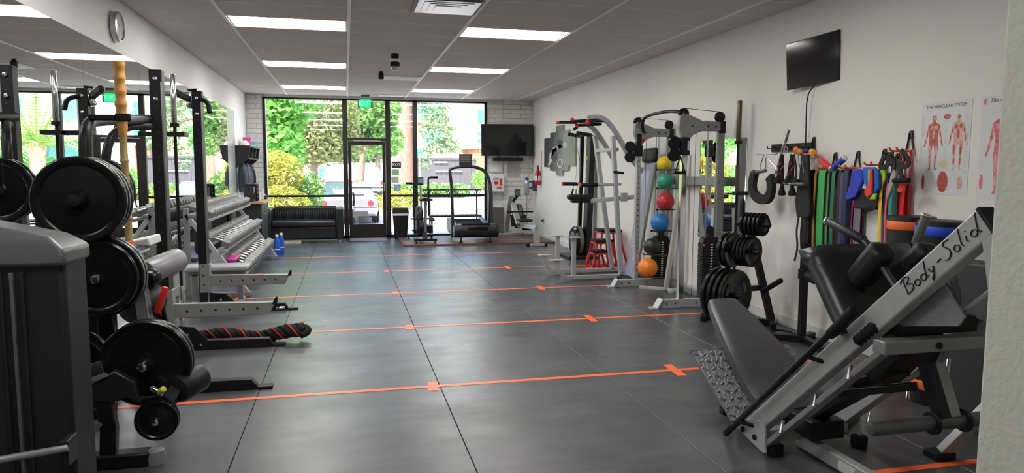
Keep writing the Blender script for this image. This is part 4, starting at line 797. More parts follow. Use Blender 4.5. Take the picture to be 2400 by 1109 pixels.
band('long yellow resistance band, the only yellow one', (.88, .58, .03), 2070, 2077, 393, 580, XW-.03); band('slim periwinkle band right of the yellow one', (.16, .17, .50), 2078, 2085, 405, 580, XW); band('thin coral band beside the periwinkle one', (.75, .12, .10), 2083, 2087, 430, 580, XW-.02); band('slim teal resistance band left of the red one', (.02, .30, .27), 2093, 2101, 398, 570, XW-.03); band('wide red resistance band, rightmost of the hanging row', (.80, .03, .035), 2102, 2127, 430, 560, XW+.03); band('short pink band hanging above the wide red one', (.85, .16, .18), 2128, 2133, 352, 430, XW+.06)
WC = M('white_cloth', (.62, .62, .60), .8)
solo('hand_towel', B().bb((XW+.0, pX(1958, 400, XW).y, pX(1954, 440, XW).z), (XW+.006, pX(1951, 400, XW).y, pX(1954, 400, XW).z)), WC, 'small white cloth strip hanging between green bands', 'cloth', (XW, pX(1954, 440, XW).y, pX(1954, 440, XW).z), bev=.002)
# red and blue foam tubes
for lab, m, p, q in (('red foam tube grip resting across the hook', M('red_foam', (.72, .05, .06), .5), (1921, 373), (1949, 396)), ('blue foam tube grip crossing the red one', M('blue_foam', (.02, .07, .52), .5), (1953, 394), (1981, 370))):
    a, c = pX(*p, XW-.02), pX(*q, XW-.02); t = thing('foam_tube', lab, 'foam tube', (a+c)/2, 'foam tubes'); part('sleeve', B().rod(a, c, .026, 16), m, t); part('end_ring', B().rod(c-(c-a)*.06, c+(c-a)*.03, .0265, 16), WHT if 'red' in lab else m, t)
# draped blue wraps, multicolour wrap, black bag
def cloth(name, lab, cat, pts, X, m, th=.03, par=None):
    poly = [pX(x, y, X) for x, y in pts]
    b = B().prism(poly, (th, 0, 0)); c = sum(poly, V())/len(poly); c.z = min(p.z for p in poly)
    if par: return part(name, b, m, par, bev=.008)
    return solo(name, b, m, lab, cat, c, bev=.010)
cloth('knee_wrap', 'royal blue stretch wrap folded over the hook', 'wrap', [(1995, 398), (2012, 396), (2022, 402), (2020, 428), (2004, 462), (1984, 470), (1979, 462), (1991, 432)], XW-.08, M('royal_blue_cloth', (.03, .06, .50), .7, 0, .15, 25))
t = thing('wrist_wrap', 'blue wrap with red and lime loop hanging on the hook', 'wrap', pX(2040, 470, XW-.08))
cloth('blue_part', '', '', [(2021, 392), (2046, 392), (2057, 405), (2059, 440), (2046, 458), (2040, 425), (2030, 440), (2024, 430)], XW-.09, M('azure_cloth', (.02, .13, .55), .7), .03, t); cloth('red_loop', '', '', [(2034, 396), (2042, 396), (2044, 420), (2042, 455), (2031, 465), (2024, 450), (2034, 428)], XW-.11, M('scarlet_cloth', (.80, .06, .04), .7), .02, t); cloth('lime_edge', '', '', [(2033, 398), (2037, 398), (2037, 420), (2033, 430)], XW-.115, M('lime_cloth', (.30, .70, .05), .7), .02, t); cloth('lime_tail', '', '', [(2046, 455), (2053, 452), (2050, 468), (2035, 468)], XW-.10, M('lime_cloth', (.30, .70, .05)), .02, t)
t = thing('drawstring_bag', 'black drawstring bag with tag under the blue wraps', 'bag', pX(2030, 497, XW-.03)); cloth('body', '', '', [(2000, 468), (2012, 440), (2030, 460), (2050, 468), (2056, 440), (2060, 480), (2056, 492), (2000, 488)], XW-.05, M('black_nylon', (.014, .014, .015), .7, 0, .1, 20), .05, t); cloth('tag', '', '', [(2029, 484), (2052, 481), (2053, 491), (2031, 497)], XW-.07, RUB, .01, t)
solo('exercise_vest', B().prism([pX(x, y, XW-.03) for x, y in [(2055, 396), (2070, 394), (2069, 470), (2066, 486), (2052, 486)]], (.03, 0, 0)), M('black_nylon', (.014, .014, .015)), 'black fabric vest hanging left of the yellow band', 'vest', pX(2060, 486, XW-.03), bev=.01)
solo('lime_pinnie', B().prism([pX(x, y, XW-.05) for x, y in [(2062, 394), (2076, 394), (2074, 420), (2066, 434)]], (.015, 0, 0)), M('lime_cloth', (.30, .70, .05)), 'lime green cloth folded behind the yellow band', 'cloth', pX(2068, 434, XW-.05), bev=.004)
solo('yellow_cloth', B().prism([pX(x, y, XW-.03) for x, y in [(2050, 393), (2060, 393), (2058, 408), (2052, 406)]], (.015, 0, 0)), M('gold_cloth', (.75, .52, .05), .7), 'small yellow cloth folded over the hook', 'cloth', pX(2055, 408, XW-.03), bev=.004)
solo('grey_strap', B().prism([pX(x, y, XW-.07) for x, y in [(2098, 382), (2102, 386), (2099, 410), (2090, 440), (2078, 468), (2077, 455), (2086, 415), (2094, 395)]], (.02, 0, 0)), M('grey_webbing', (.42, .39, .34), .7), 'pale grey curved webbing strap right of the yellow band', 'strap', pX(2085, 468, XW-.07), bev=.005)
t = thing('suspension_harness', 'black tangled harness straps with foot loop hanging on the high hook', 'harness', pX(2100, 430, XW-.08))
for pts in ([(2078, 358), (2068, 375), (2062, 392), (2074, 394), (2084, 380), (2080, 358)], [(2090, 356), (2088, 395), (2096, 360), (2094, 398)], [(2112, 352), (2128, 372), (2130, 385), (2118, 394), (2108, 380), (2108, 366)], [(2104, 360), (2108, 395), (2114, 420)]): part('strap', B().rtube(smooth([pX(x, y, XW-.09) for x, y in pts], 2), .035, .012, (1, 0, 0)), M('black_nylon', (.014, .014, .015)), t)
part('red_loop', B().tube(smooth([pX(x, y, XW-.1) for x, y in [(2112, 364), (2120, 374), (2116, 384), (2110, 376)]], 2), .009, 6), M('wine_cloth', (.25, .02, .03), .7), t); part('handle', B().rod(pX(2094, 424, XW-.1), pX(2131, 423, XW-.1), .019), RUB, t); part('red_tail', B().prism([pX(x, y, XW-.06) for x, y in [(2110, 428), (2122, 432), (2112, 452), (2102, 448)]], (.01, 0, 0)), M('scarlet_cloth', (.80, .06, .04)), t)
# cable attachment rail
t = thing('attachment_rail', 'black wall rail holding the cable attachments', 'rail', (XR, 5.95, 1.66)); part('plate', B().bb((XR-.02, 5.66, 1.69), (XR, 6.30, 1.765)), BLK, t, bev=.004)
for y in (5.72, 5.84, 5.96, 6.08, 6.2): part('hook_pin', B().tube([(XR-.015, y, 1.72), (XR-.12, y, 1.72), (XR-.13, y, 1.745)], .006, 6), BLK, t)
CH_ = lambda pts, X, r=.008: B().tube(smooth([pX(x, y, X) for x, y in pts], 1), r, 8)
t = thing('curl_bar_attachment', 'long chrome pulldown bar hanging diagonally on the rail', 'bar', pX(1830, 410, XW-.08)); part('bar', CH_([(1850, 304), (1841, 332), (1833, 356), (1826, 382), (1818, 408)], XW-.09, .0125), CHR, t); part('sleeve', B().rod(pX(1840, 334, XW-.09), pX(1834, 352, XW-.09), .017), CHR, t); part('eyelet', B().tube([pX(1842+4*math.cos(g), 350+5*math.sin(g), XW-.09) for g in [i*PI/6 for i in range(12)]], .005, 6, True), CHR, t)
t = thing('row_handle', 'chrome double triangle row handle with knurled grips', 'handle', pX(1795, 405, XW-.1)); part('frame', CH_([(1790, 364), (1778, 400), (1795, 402), (1794, 362), (1812, 385), (1822, 395)], XW-.1, .006), STEEL, t); part('frame', CH_([(1773, 362), (1800, 363), (1822, 360)], XW-.1, .007), STEEL, t); part('grip', B().rod(pX(1766, 405, XW-.14), pX(1796, 400, XW-.1), .017), M('grip_grey', (.12, .12, .115), .4, .3), t); part('end_cap', B().rod(pX(1763, 405, XW-.15), pX(1769, 404, XW-.14), .028, 18), M('grip_grey', (.12, .12, .115)), t); part('frame', CH_([(1800, 392), (1824, 396), (1824, 415)], XW-.1, .006), STEEL, t)
solo('ab_sling', B().rtube(smooth([pX(x, y, XW-.10) for x, y in [(1769, 405), (1763, 430), (1765, 452), (1780, 468), (1800, 468), (1808, 450), (1808, 425), (1804, 414)]], 2), .09, .05, (1, 0, 0)), M('black_neoprene', (.012, .012, .013), .8), 'thick black U shaped ab sling hanging lowest on the rail', 'sling', pX(1785, 470, XW-.1), bev=.012)
for lab, x0, m2 in (('black and red twisted triceps rope with rubber ends', 1833, 0), ('second triceps rope half hidden behind the first', 1857, 6)):
    t = thing('triceps_rope', lab, 'rope', pX(x0, 455, XW-.1), 'triceps ropes')
    for dx, yb in ((0, 446), (-9, 418)):
        p, q = pX(x0, 362, XW-.1), pX(x0+dx-.5, yb, XW-.1-.02*(dx != 0)); part('rope', B().rod(p, q, .017, 12), RUB, t)
        b = B(); n_ = 40; pts = []
        for i in range(n_+1): f_ = i/n_; c = p.lerp(q, f_); g = f_*14; pts.append(c+V((-math.cos(g)*.0165, math.sin(g)*.0165, 0)))
        part('red_tracer', b.tube(pts, .0045, 5), M('red_tracer_yarn', (.55, .07, .06), .7), t); part('rubber_end', B().lathe([(.018, .02), (.026, 0), (.036, -.025), (.034, -.045), (.02, -.05)], q), RUB, t)
t = thing('dip_belt', 'black dip belt with long dangling straps', 'belt', pX(1878, 620, XW-.08)); part('pad', B().prism([pX(x, y, XW-.08) for x, y in [(1876, 362), (1892, 362), (1894, 430), (1898, 500), (1893, 512), (1866, 508), (1862, 470), (1872, 420)]], (.03, 0, 0)), M('black_nylon', (.014, .014, .015)), t, bev=.008)
for pts in ([(1872, 508), (1866, 545), (1870, 580), (1862, 612)], [(1880, 510), (1876, 560), (1880, 600)], [(1888, 510), (1886, 560), (1882, 610), (1880, 640)]): part('strap', B().rtube(smooth([pX(x, y, XW-.07) for x, y in pts], 2), .022, .005, (1, 0, 0)), M('black_nylon', (.014, .014, .015)), t)
part('chain', CH_([(1870, 365), (1874, 400), (1880, 370), (1884, 405)], XW-.1, .006), STEEL, t)
t = thing('straight_bar_handle', 'short straight cable bar with dark grips below the ropes', 'bar', pX(1862, 432, XW-.12)); part('bar', B().rod(pX(1838, 430, XW-.13), pX(1885, 432, XW-.13), .012), STEEL, t); part('grip', B().rod(pX(1856, 431, XW-.13), pX(1885, 432, XW-.13), .018), M('grip_grey', (.12, .12, .115)), t)
t = thing('stirrup_handle', 'black webbing stirrup handle next to the triceps rope', 'handle', pX(1862, 420, XW-.1)); part('strap', B().rtube(smooth([pX(x, y, XW-.1) for x, y in [(1856, 362), (1848, 395), (1850, 420), (1866, 420), (1866, 395), (1860, 362)]], 2), .025, .008, (1, 0, 0)), M('black_nylon', (.014, .014, .015)), t); part('grip', B().rod(pX(1846, 424, XW-.11), pX(1870, 424, XW-.11), .016), RUB, t)
for lab, x, y, r, col in (('orange massage ball on the orange hook tray', 1868, 352, .036, (.95, .22, .04)), ('dark blue massage ball on the orange hook tray', 1889, 355, .027, (.02, .03, .30)), ('yellow massage ball on the orange hook tray', 1903, 355, .026, (.85, .55, .02)), ('tan cork massage ball in front of the orange one', 1875, 356, .025, (.55, .36, .20))):
    p = pX(x, y, XW-.02-(.05 if 'tan' in lab else 0)); solo('massage_ball', B().ball(p, r, 20, 12), M('ball_'+lab.split()[0], col, .45), lab, 'ball', p-V((0, 0, r)), group='massage balls')
t = thing('hook_tray', 'orange wire hook tray under the massage balls', 'tray', pX(1890, 364, XW)); part('bar', B().rod(pX(1872, 363, XW-.05), pX(1912, 361, XW-.05), .009), ORG, t); part('bar', B().rod(pX(1868, 361, XW+.03), pX(1908, 359, XW+.03), .009), ORG, t); part('upturn', B().rod(pX(1912, 361, XW-.05), pX(1912, 352, XW-.05), .009), ORG, t); part('end_link', B().rod(pX(1912, 361, XW-.05), pX(1908, 359, XR), .009), ORG, t)
# ---------------------------------------------------------------- sofa under the window
LEA = M('black_leather', (.016, .017, .019), .32, 0, .15, 10, .12, 90)
t = thing('sofa', 'black leather sofa with channel stitched back under the window', 'sofa', (-.83, 15.15, 0))
x0, x1 = -1.60, -.06
part('base', B().bb((x0+.13, 14.80, .085), (x1-.15, 15.50, .33)), LEA, t, bev=.02)
part('seat_cushion', B().bb((x0+.13, 14.76, .33), (x1-.15, 15.38, .45)), LEA, t, bev=.04, seg=3)
for i in range(26):
    xx = x0+.14+(x1-x0-.30)*(i+.5)/26; w_ = (x1-x0-.30)/26
    if i == 0: bk = part('back', B().bb((x0+.13, 15.36, .3), (x1-.15, 15.52, .70)), LEA, t, bev=.02)
    part('back_channel', B().rod((xx, 15.35, .44), (xx, 15.40, .72), w_*.52, 10), LEA, bk)
part('armrest', B().bb((x0, 14.74, .06), (x0+.13, 15.52, .70)), LEA, t, bev=.03, seg=3); part('armrest', B().bb((x1-.15, 14.74, .06), (x1, 15.52, .70)), LEA, t, bev=.03, seg=3)
for x in (x0+.07, x1-.08):
    for y in (14.80, 15.46): part('foot', B().cyl((x, y, 0), (x, y, .07), .025), CHR, t)
solo('foam_board', B().bb((-1.52, 14.70, 0), (-.90, 14.74, .06)), M('yellowed_foam', (.62, .60, .45), .6), 'flat pale board lying on the floor under the sofa', 'board', (-1.2, 14.72, 0), bev=.004)
# ---------------------------------------------------------------- bin
t = thing('trash_bin', 'black swing top bin with white liner by the window', 'bin', (1.13, 15.30, 0)); c = V((1.13, 15.30, 0))
def taper(w0, d0, w1, d1, z0, z1): return B().loft([[c+V((sx*w/2, sy*d/2, z)) for sx, sy in ((-1, -1), (1, -1), (1, 1), (-1, 1))] for w, d, z in ((w0, d0, z0), (w1, d1, z1))])
part('body', taper(.25, .22, .33, .28, 0, .55), RUB, t, bev=.012); part('liner', taper(.335, .285, .34, .29, .51, .555), WHT, t, bev=.004); part('lid', taper(.34, .29, .32, .22, .555, .67), RUB, t, bev=.015)
# ---------------------------------------------------------------- exercise bike
t = thing('exercise_bike', 'black air bike with twin upright handles on the platform', 'exercise bike', (1.52, 14.2, .036)); zb = .034
for y, xa, xb in ((13.92, 1.29, 1.74), (14.86, 1.22, 1.78)):
    part('stabiliser', B().beam((xa, y, zb+.07), (xb, y, zb+.07), .06, .05), BLK, t, bev=.006)
    for x in (xa+.04, xb-.04): part('leveller', B().lathe([(.035, 0), (.035, .015), (.012, .02), (.012, .05)], (x, y, zb)), RUB, t)
part('main_frame', B().rtube([(1.51, 13.92, zb+.07), (1.51, 14.15, zb+.22), (1.51, 14.8, zb+.30), (1.51, 14.86, zb+.08)], .07, .08, (1, 0, 0)), BLK, t, bev=.006)
part('seat_post', B().beam((1.53, 14.12, zb+.15), (1.53, 14.02, zb+.82), .06, .06, (0, 1, 0)), SILVD, t, bev=.006)
b = B().loft([[V((1.53+w*math.cos(g), 14.02+y+.02*math.sin(2*g)*0, zb+.865+.035*math.sin(g))) for g in [k*PI/6 for k in range(12)]] for y, w in ((-.13, .10), (-.10, .145), (0, .13), (.12, .06), (.19, .03))]); part('saddle', b, VIN, t)
fw = part('fan_wheel', B().lathe([(.03, -.06), (.27, -.06), (.29, -.03), (.29, .03), (.27, .06), (.03, .06)], (1.46, 14.62, zb+.42), (1, 0, 0), 36), BLK, t); part('fan_cage', B().lathe([(.26, .065), (.12, .075), (.02, .075)], (1.46, 14.62, zb+.42), (1, 0, 0), 36), SILVD, fw)
part('crank_housing', B().lathe([(.02, -.05), (.13, -.05), (.14, 0), (.13, .05), (.02, .05)], (1.47, 14.25, zb+.30), (1, 0, 0), 28), BLK, t); part('chain_guard', B().bb((1.55, 14.2, zb+.18), (1.70, 14.62, zb+.34)), BLK, t, bev=.02)
for s_, z in ((-1, .22), (1, .42)): part('pedal', B().bb((1.51+s_*.18-.05, 14.2, zb+z), (1.51+s_*.18+.05, 14.3, zb+z+.03)), RUB, t, bev=.006)
for pts in ([pY(951, 430, 14.3), pY(968, 430, 14.3), pY(970, 436, 14.3), pY(969, 508, 14.3)], [pY(1026, 416, 14.3), pY(1006, 416, 14.3), pY(1003, 420, 14.3), pY(1005, 505, 14.3)]):
    ha = part('moving_handle', B().tube(smooth(pts, 1), .019, 10), BLK, t); part('grip', B().rod(pts[0], pts[0].lerp(pts[1], .9), .024), RUB, ha)
part('foot_rest', B().rod((1.27, 14.4, zb+.46), (1.75, 14.4, zb+.46), .018), BLK, t)
a = pY(985, 425, 14.5); part('console_post', B().beam((1.49, 14.45, zb+.6), (a.x, 14.5, a.z-.05), .04, .04, (0, 1, 0)), SILVD, t); cs = part('console', B().box(a, (.125, .05, .16)), BLK, t, bev=.01); part('display', B().box(a+V((0, -.027, .01)), (.09, .004, .10)), M('lcd_teal', (.16, .33, .30), .3), cs, sm=False)
# ---------------------------------------------------------------- curved treadmill
t = thing('treadmill', 'black curved treadmill with arched handrail and console', 'treadmill', (2.53, 14.2, .036))
xa, xb = 2.12, 2.92
pr_ = [(13.80, .40), (13.76, .33), (13.78, .20), (13.90, .15), (15.05, .15), (15.22, .22), (15.26, .40), (15.2, .46), (14.9, .42), (14.5, .36), (14.1, .37), (13.9, .42)]
for x in (xa, xb-.11): part('side_cover', B().prism([V((x, y, z)) for y, z in pr_], (.11, 0, 0)), M('treadmill_charcoal', (.045, .045, .05), .4), t, bev=.012)
n_ = 34
for i in range(n_):
    f_ = i/(n_-1); y = 13.86+1.30*f_; z = .345+.07*(2*f_-1)**2
    if i == 0: sl0 = part('belt_slat', B().bb((xa+.115, -.016, -.012), (xb-.115, .016, .012)), RUB, t, seg=1); sl = sl0; sl.data.transform(Matrix.Translation((0, t.location.y, t.location.z)))
    else: sl = sl0.copy(); COL.objects.link(sl)
    sl.location = V((0, y, z))-V((0, t.location.y, t.location.z))
part('front_cover', B().lathe([(.13, 0), (.13, xb-xa+.10)], (xa-.05, 13.88, .27), (1, 0, 0), 24), M('treadmill_black', (.014, .014, .016), .35), t, bev=.02)
part('cover_strip', B().bb((xa+.22, 13.735, .30), (xb-.18, 13.76, .36)), BLKG, t, bev=.006)
for x in (xa+.1, xb-.1):
    for y in (13.9, 15.1): part('leveller', B().lathe([(.04, .034), (.04, .05), (.014, .06), (.014, .16)], (x, y, 0)), RUB, t)
YT2 = 14.2; hr = [pY(x, y, YT2) for x, y in [(1062, 552), (1060, 480), (1058, 430), (1055, 410), (1054, 398), (1062, 393), (1078, 391), (1105, 390), (1122, 394), (1138, 402), (1148, 425), (1152, 450), (1152, 500), (1152, 525)]]
part('handrail', B().tube(smooth(hr, 2), .033, 14), M('dark_chrome_tube', (.10, .10, .11), .25, .8), t)
hr2 = [pY(x, y, 14.9) for x, y in [(1146, 430), (1149, 450), (1148, 500), (1147, 535)]]; part('rear_stay', B().tube(smooth(hr2, 2), .028, 12), BLK, t)
a, e = pY(1076, 361, YT2), pY(1106, 391, YT2); cs = part('console', B().bb((a.x, YT2-.03, e.z), (e.x, YT2+.03, a.z)), M('console_dark', (.035, .035, .035), .4), t, bev=.008)
b = B()
for i in range(4): b.bb((a.x+.025, YT2-.033, a.z-.05-.035*i), (e.x-.025-.02*(i % 2), YT2-.03, a.z-.037-.035*i))
part('display_lines', b, M('console_print', (.28, .27, .24), .5), cs, kind='stuff', sm=False)
# ---------------------------------------------------------------- rowing machine
RG = M('rower_pale_grey', (.42, .43, .41), .4, .2)
t = thing('rowing_machine', 'pale grey rowing machine with long rail in the far corner', 'rower', (3.62, 14.3, 0))
rx = 3.62
part('rear_leg', B().beam((rx, 13.28, .05), (rx, 13.32, .37), .12, .06, (0, 1, 0)), RG, t, bev=.008); ft = part('rear_foot', B().beam((rx-.17, 13.27, .03), (rx+.17, 13.27, .03), .05, .05), RG, t, bev=.006)
for s_ in (-1, 1): part('foot_cap', B().box((rx+s_*.18, 13.27, .03), (.06, .06, .06)), RUB, ft, bev=.006)
part('slide_rail', B().beam((rx, 13.28, .37), (rx, 14.75, .30), .07, .09), STEEL, t, bev=.006); part('front_leg', B().beam((rx-.15, 15.35, .10), (rx-.17, 14.8, .95), .10, .05, (0, 1, 0)).beam((rx-.1, 14.9, .78), (rx-.05, 14.55, .34), .12, .06), RG, t, bev=.008)
part('front_foot', B().beam((rx-.45, 15.30, .06), (rx+.25, 15.30, .06), .05, .05), RG, t, bev=.006)
part('seat', B().bb((rx-.15, 14.12, .42), (rx+.15, 14.42, .47)), VIN, t, bev=.02); part('seat_carriage', B().bb((rx-.06, 14.18, .33), (rx+.06, 14.38, .42)), RG, t, bev=.008)
part('flywheel', B().lathe([(.04, -.07), (.24, -.07), (.27, -.04), (.27, .04), (.24, .07), (.04, .07)], (rx+.05, 15.05, .48), (1, 0, 0), 36), RUB, t); part('flywheel_grille', B().lathe([(.272, -.03), (.275, -.03), (.275, .03), (.272, .03)], (rx+.05, 15.05, .48), (1, 0, 0), 36), M('olive_grille', (.30, .30, .22)), t)
for s_ in (-1, 1): part('foot_stretcher', B().beam((rx+s_*.12, 14.70, .28), (rx+s_*.12, 14.80, .52), .12, .03, (0, 1, 0)), RUB, t, bev=.01)
part('pull_handle', B().rod((rx-.30, 14.62, .60), (rx+.28, 14.62, .60), .018), RUB, t)
a = pY(1213, 452, 14.9); part('monitor_arm', B().beam((rx-.15, 14.95, .72), (a.x, 14.9, a.z-.05), .06, .05, (0, 1, 0)), RUB, t, bev=.006); mo = part('monitor', B().box(a, (.13, .05, .15)), RUB, t, bev=.012); part('display', B().box(a+V((0, -.027, 0)), (.10, .004, .11)), M('lcd_green', (.05, .16, .12), .3), mo, sm=False); part('decal', B().box((rx-.13, 14.915, .93), (.05, .01, .16)), WHT, t, sm=False)
# stick vacuum docked on the wall
t = thing('stick_vacuum', 'grey and purple cordless stick vacuum docked on the right wall', 'vacuum', (4.0, 15.2, .15)); vx, vy = 3.92, 15.25
part('wand', B().cyl((vx, vy, .22), (vx, vy, .95), .018, n=14), STEEL, t); part('dust_bin', B().lathe([(.04, .93), (.055, .96), (.055, 1.10), (.05, 1.14)], (vx, vy, 0), n=20), M('smoke_bin', (.35, .35, .35), .3, .3), t); part('motor', B().lathe([(.05, 1.14), (.055, 1.16), (.05, 1.24), (.04, 1.26)], (vx, vy, 0), n=20), STEEL, t); part('filter_cap', B().lathe([(.042, 1.26), (.042, 1.31), (.03, 1.32)], (vx, vy, 0), n=20), M('vacuum_purple', (.08, .07, .35), .3), t)
part('handle', B().tube(smooth([(vx, vy, 1.20), (vx+.10, vy, 1.24), (vx+.16, vy, 1.18), (vx+.12, vy, 1.08), (vx, vy, 1.10)], 2), .016, 10), M('vacuum_dark', (.06, .05, .12), .4), t); part('dock', B().bb((vx+.14, vy-.05, 1.02), (XR, vy+.05, 1.26)), M('vacuum_dark', (.06, .05, .12)), t, bev=.01); part('floor_head', B().bb((vx-.10, vy-.07, .15), (vx+.10, vy+.05, .22)), RUB, t, bev=.02)
part('power_cord', B().tube(smooth([(XR-.01, vy-.05, 1.1), (XR-.01, vy-.1, .7), (XR-.01, 14.75, .40)], 2), .004, 6), WHT, t)
# small white strip lying on the floor at right
solo('floor_strip', B().bb((3.95, 13.02, 0), (4.11, 13.09, .006)), WHT, 'short white plastic strip lying on the floor near the rower', 'strip', (4.03, 13.05, 0), bev=.002)
# ---------------------------------------------------------------- counter, coat shelf and small goods in the far left corner
WOOD = M('light_wood', (.50, .33, .17), .5, 0, .2, 6, stretch=(1, .15, 6)); DKC = M('dark_cabinet', (.02, .02, .022), .5)
t = thing('counter', 'dark counter with a light wood top under the coat shelf', 'counter', (-1.7, 13.55, 0))
part('body', B().bb((XL+.02, 12.85, .05), (-1.45, 13.9, .90)), DKC, t, bev=.006); part('wood_top', B().bb((XL+.01, 12.75, .90), (-1.38, 13.98, .935)), WOOD, t, bev=.004)
for y0 in (12.87, 13.38): d_ = part('cabinet_door', B().bb((-1.45, y0, .09), (-1.432, y0+.49, .88)), DKC, t, bev=.004); part('door_knob', B().rod((-1.432, y0+.42, .7), (-1.41, y0+.42, .7), .012), STEEL, d_)
t = thing('coat_shelf', 'black wall shelf with cubbies and coat hooks in the far left corner', 'shelf', (-1.86, 14.75, 1.6))
y0, y1 = 13.95, 15.48; part('top_board', B().bb((XL, y0, 1.90), (-1.72, y1, 1.93)), DKC, t, bev=.003); part('back_board', B().bb((XL, y0, 1.58), (XL+.02, y1, 1.90)), DKC, t, bev=.003); part('lower_board', B().bb((XL, y0, 1.68), (-1.74, y1, 1.70)), DKC, t, bev=.003)
for y in (y0, y0+.5, y0+1.0, y1-.025): part('divider', B().prism([V((XL, y, 1.50)), V((-1.90, y, 1.56)), V((-1.76, y, 1.68)), V((-1.72, y, 1.90)), V((XL, y, 1.90))], (0, .025, 0)), DKC, t)
for i in range(6): part('coat_hook', B().tube(smooth([(XL+.02, y0+.15+.24*i, 1.63), (XL+.08, y0+.15+.24*i, 1.61), (XL+.10, y0+.15+.24*i, 1.66)], 1), .008, 6), STEEL, t)
def coat(lab, y, w, z0, z1, m, sl=False):
    t = thing('jacket', lab, 'jacket', (XL+.1, y, z0)); part('body', B().loft([[V((XL+.10+d_*math.cos(g), y+ww*math.sin(g), z)) for g in [k*PI/6 for k in range(12)]] for z, ww, d_ in ((z1, .03, .03), (z1-.06, w*.6, .06), (z1-.2, w, .08), (z0+.1, w*1.05, .08), (z0, w, .07))]), m, t)
    for s_ in (-1, 1): part('sleeve', B().tube(smooth([(XL+.12, y+s_*w*.7, z1-.09), (XL+.17, y+s_*w*1.05, z1-.25), (XL+.16, y+s_*w*1.1, z0+.12)], 2), .045, 10), m, t)
coat('black jacket hanging under the coat shelf', 15.05, .16, 1.02, 1.62, M('black_jersey', (.015, .015, .018), .85)); coat('grey jacket sleeve side hanging beside the black jacket', 14.62, .15, 1.05, 1.62, M('slate_jersey', (.12, .13, .17), .85)); coat('blue grey jacket hung at the mirror end of the shelf', 14.12, .14, 1.06, 1.62, M('denim_jersey', (.07, .09, .12), .85))
for lab, p, s_, col in (('bright pink box on top of the coat shelf', (-1.84, 14.55, 1.93), (.14, .16, .17), (.80, .06, .30)), ('teal box on top of the coat shelf', (-1.84, 15.2, 1.93), (.14, .30, .11), (.03, .42, .45)), ('purple box between pink and teal on the shelf', (-1.84, 14.85, 1.93), (.12, .16, .10), (.30, .08, .42)), ('white cap on top of the coat shelf', (-1.84, 14.2, 1.93), (.17, .24, .10), (.7, .7, .68))):
    t = thing('storage_box', lab, 'box' if 'cap' not in lab else 'cap', p)
    if 'cap' in lab: t.name = 'cap'; part('crown', B().ball(V(p)+V((0, 0, .0)), .11, 20, 12, (.8, 1, .9)), WHT, t); part('brim', B().lathe([(.09, 0), (.12, 0), (.12, .008), (.09, .008)], V(p)+V((.05, 0, 0))), WHT, t)
    else: part('body', B().bb((p[0]-s_[0]/2, p[1]-s_[1]/2, p[2]), (p[0]+s_[0]/2, p[1]+s_[1]/2, p[2]+s_[2]*.75)), M('box_'+lab.split()[0]+lab.split()[1], col, .5), t, bev=.006); part('lid', B().bb((p[0]-s_[0]/2-.004, p[1]-s_[1]/2-.004, p[2]+s_[2]*.75), (p[0]+s_[0]/2+.004, p[1]+s_[1]/2+.004, p[2]+s_[2])), M('box_'+lab.split()[0]+lab.split()[1], col), t, bev=.004)
zc = .935
for nm, lab, cat, p, s_, col in (('speaker', 'black box speaker on the wood counter', 'speaker', (-1.62, 12.85, zc), (.16, .16, .26), (.02, .02, .022)), ('paper_box', 'white paper box on the wood counter', 'box', (-1.55, 13.72, zc), (.12, .16, .20), (.72, .72, .70)), ('tissue_box', 'pale grey tissue box beside the paper box', 'box', (-1.58, 13.45, zc), (.13, .16, .14), (.5, .52, .5)), ('card_reader', 'black card reader with white roll at the counter end', 'card reader', (-1.50, 13.90, zc), (.12, .10, .07), (.02, .02, .02))):
    t = thing(nm, lab, cat, p); m = M('goods_'+nm, col, .45); part('body', B().bb((p[0]-s_[0]/2, p[1]-s_[1]/2, p[2]), (p[0]+s_[0]/2, p[1]+s_[1]/2, p[2]+s_[2])), m, t, bev=.008)
    if nm == 'speaker': part('cone', B().lathe([(.06, 0), (.055, .012), (.0, .004)], (p[0]+s_[0]/2, p[1], p[2]+.1), (1, 0, 0)), RUB, t)
    elif nm == 'card_reader': part('paper_roll', B().rod((p[0]-.03, p[1], p[2]+.07), (p[0]+.03, p[1], p[2]+.07), .03), WHT, t)
    else: part('lid', B().bb((p[0]-s_[0]/2-.003, p[1]-s_[1]/2-.003, p[2]+s_[2]-.03), (p[0]+s_[0]/2+.003, p[1]+s_[1]/2+.003, p[2]+s_[2]+.002)), m, t, bev=.004)
# vinyl dumbbells on a small stand
t = thing('dumbbell_stand', 'small black stand for coloured dumbbells on the counter', 'stand', (-1.62, 13.15, zc)); part('base', B().bb((-1.74, 13.02, zc), (-1.50, 13.30, zc+.02)), BLK, t, bev=.004)
for y in (13.04, 13.28): part('side', B().bb((-1.72, y-.008, zc+.02), (-1.52, y+.008, zc+.30)), BLK, t, bev=.004)
def vdb(m):
    t = thing('vinyl_dumbbell', 'proto', 'dumbbell'); part('handle', B().cyl((0, -.06, 0), (0, .06, 0), .014), m, t)
    for s_ in (-1, 1): part('head', B().lathe([(.02, 0), (.035, .008), (.035, .05), (.02, .058)], (0, s_*.05, 0), (0, s_, 0), 8), m, t)
    return t
for nm, col, zs in (('purple', (.24, .05, .22), (.22, .29)), ('lime', (.14, .42, .05), (.15,)), ('violet', (.16, .05, .25), (.08,))):
    s0 = vdb(M('vinyl_'+nm, col, .4))
    for i, z in enumerate(zs):
        for k, x in enumerate((-1.56, -1.66)): dup(s0, (x, 13.16, zc+z-.01), None, f"{nm} vinyl dumbbell {'front' if k == 0 else 'rear'} on the {['', 'upper '][i]}{nm} row of the counter stand", 'vinyl dumbbells')
    drop(s0)
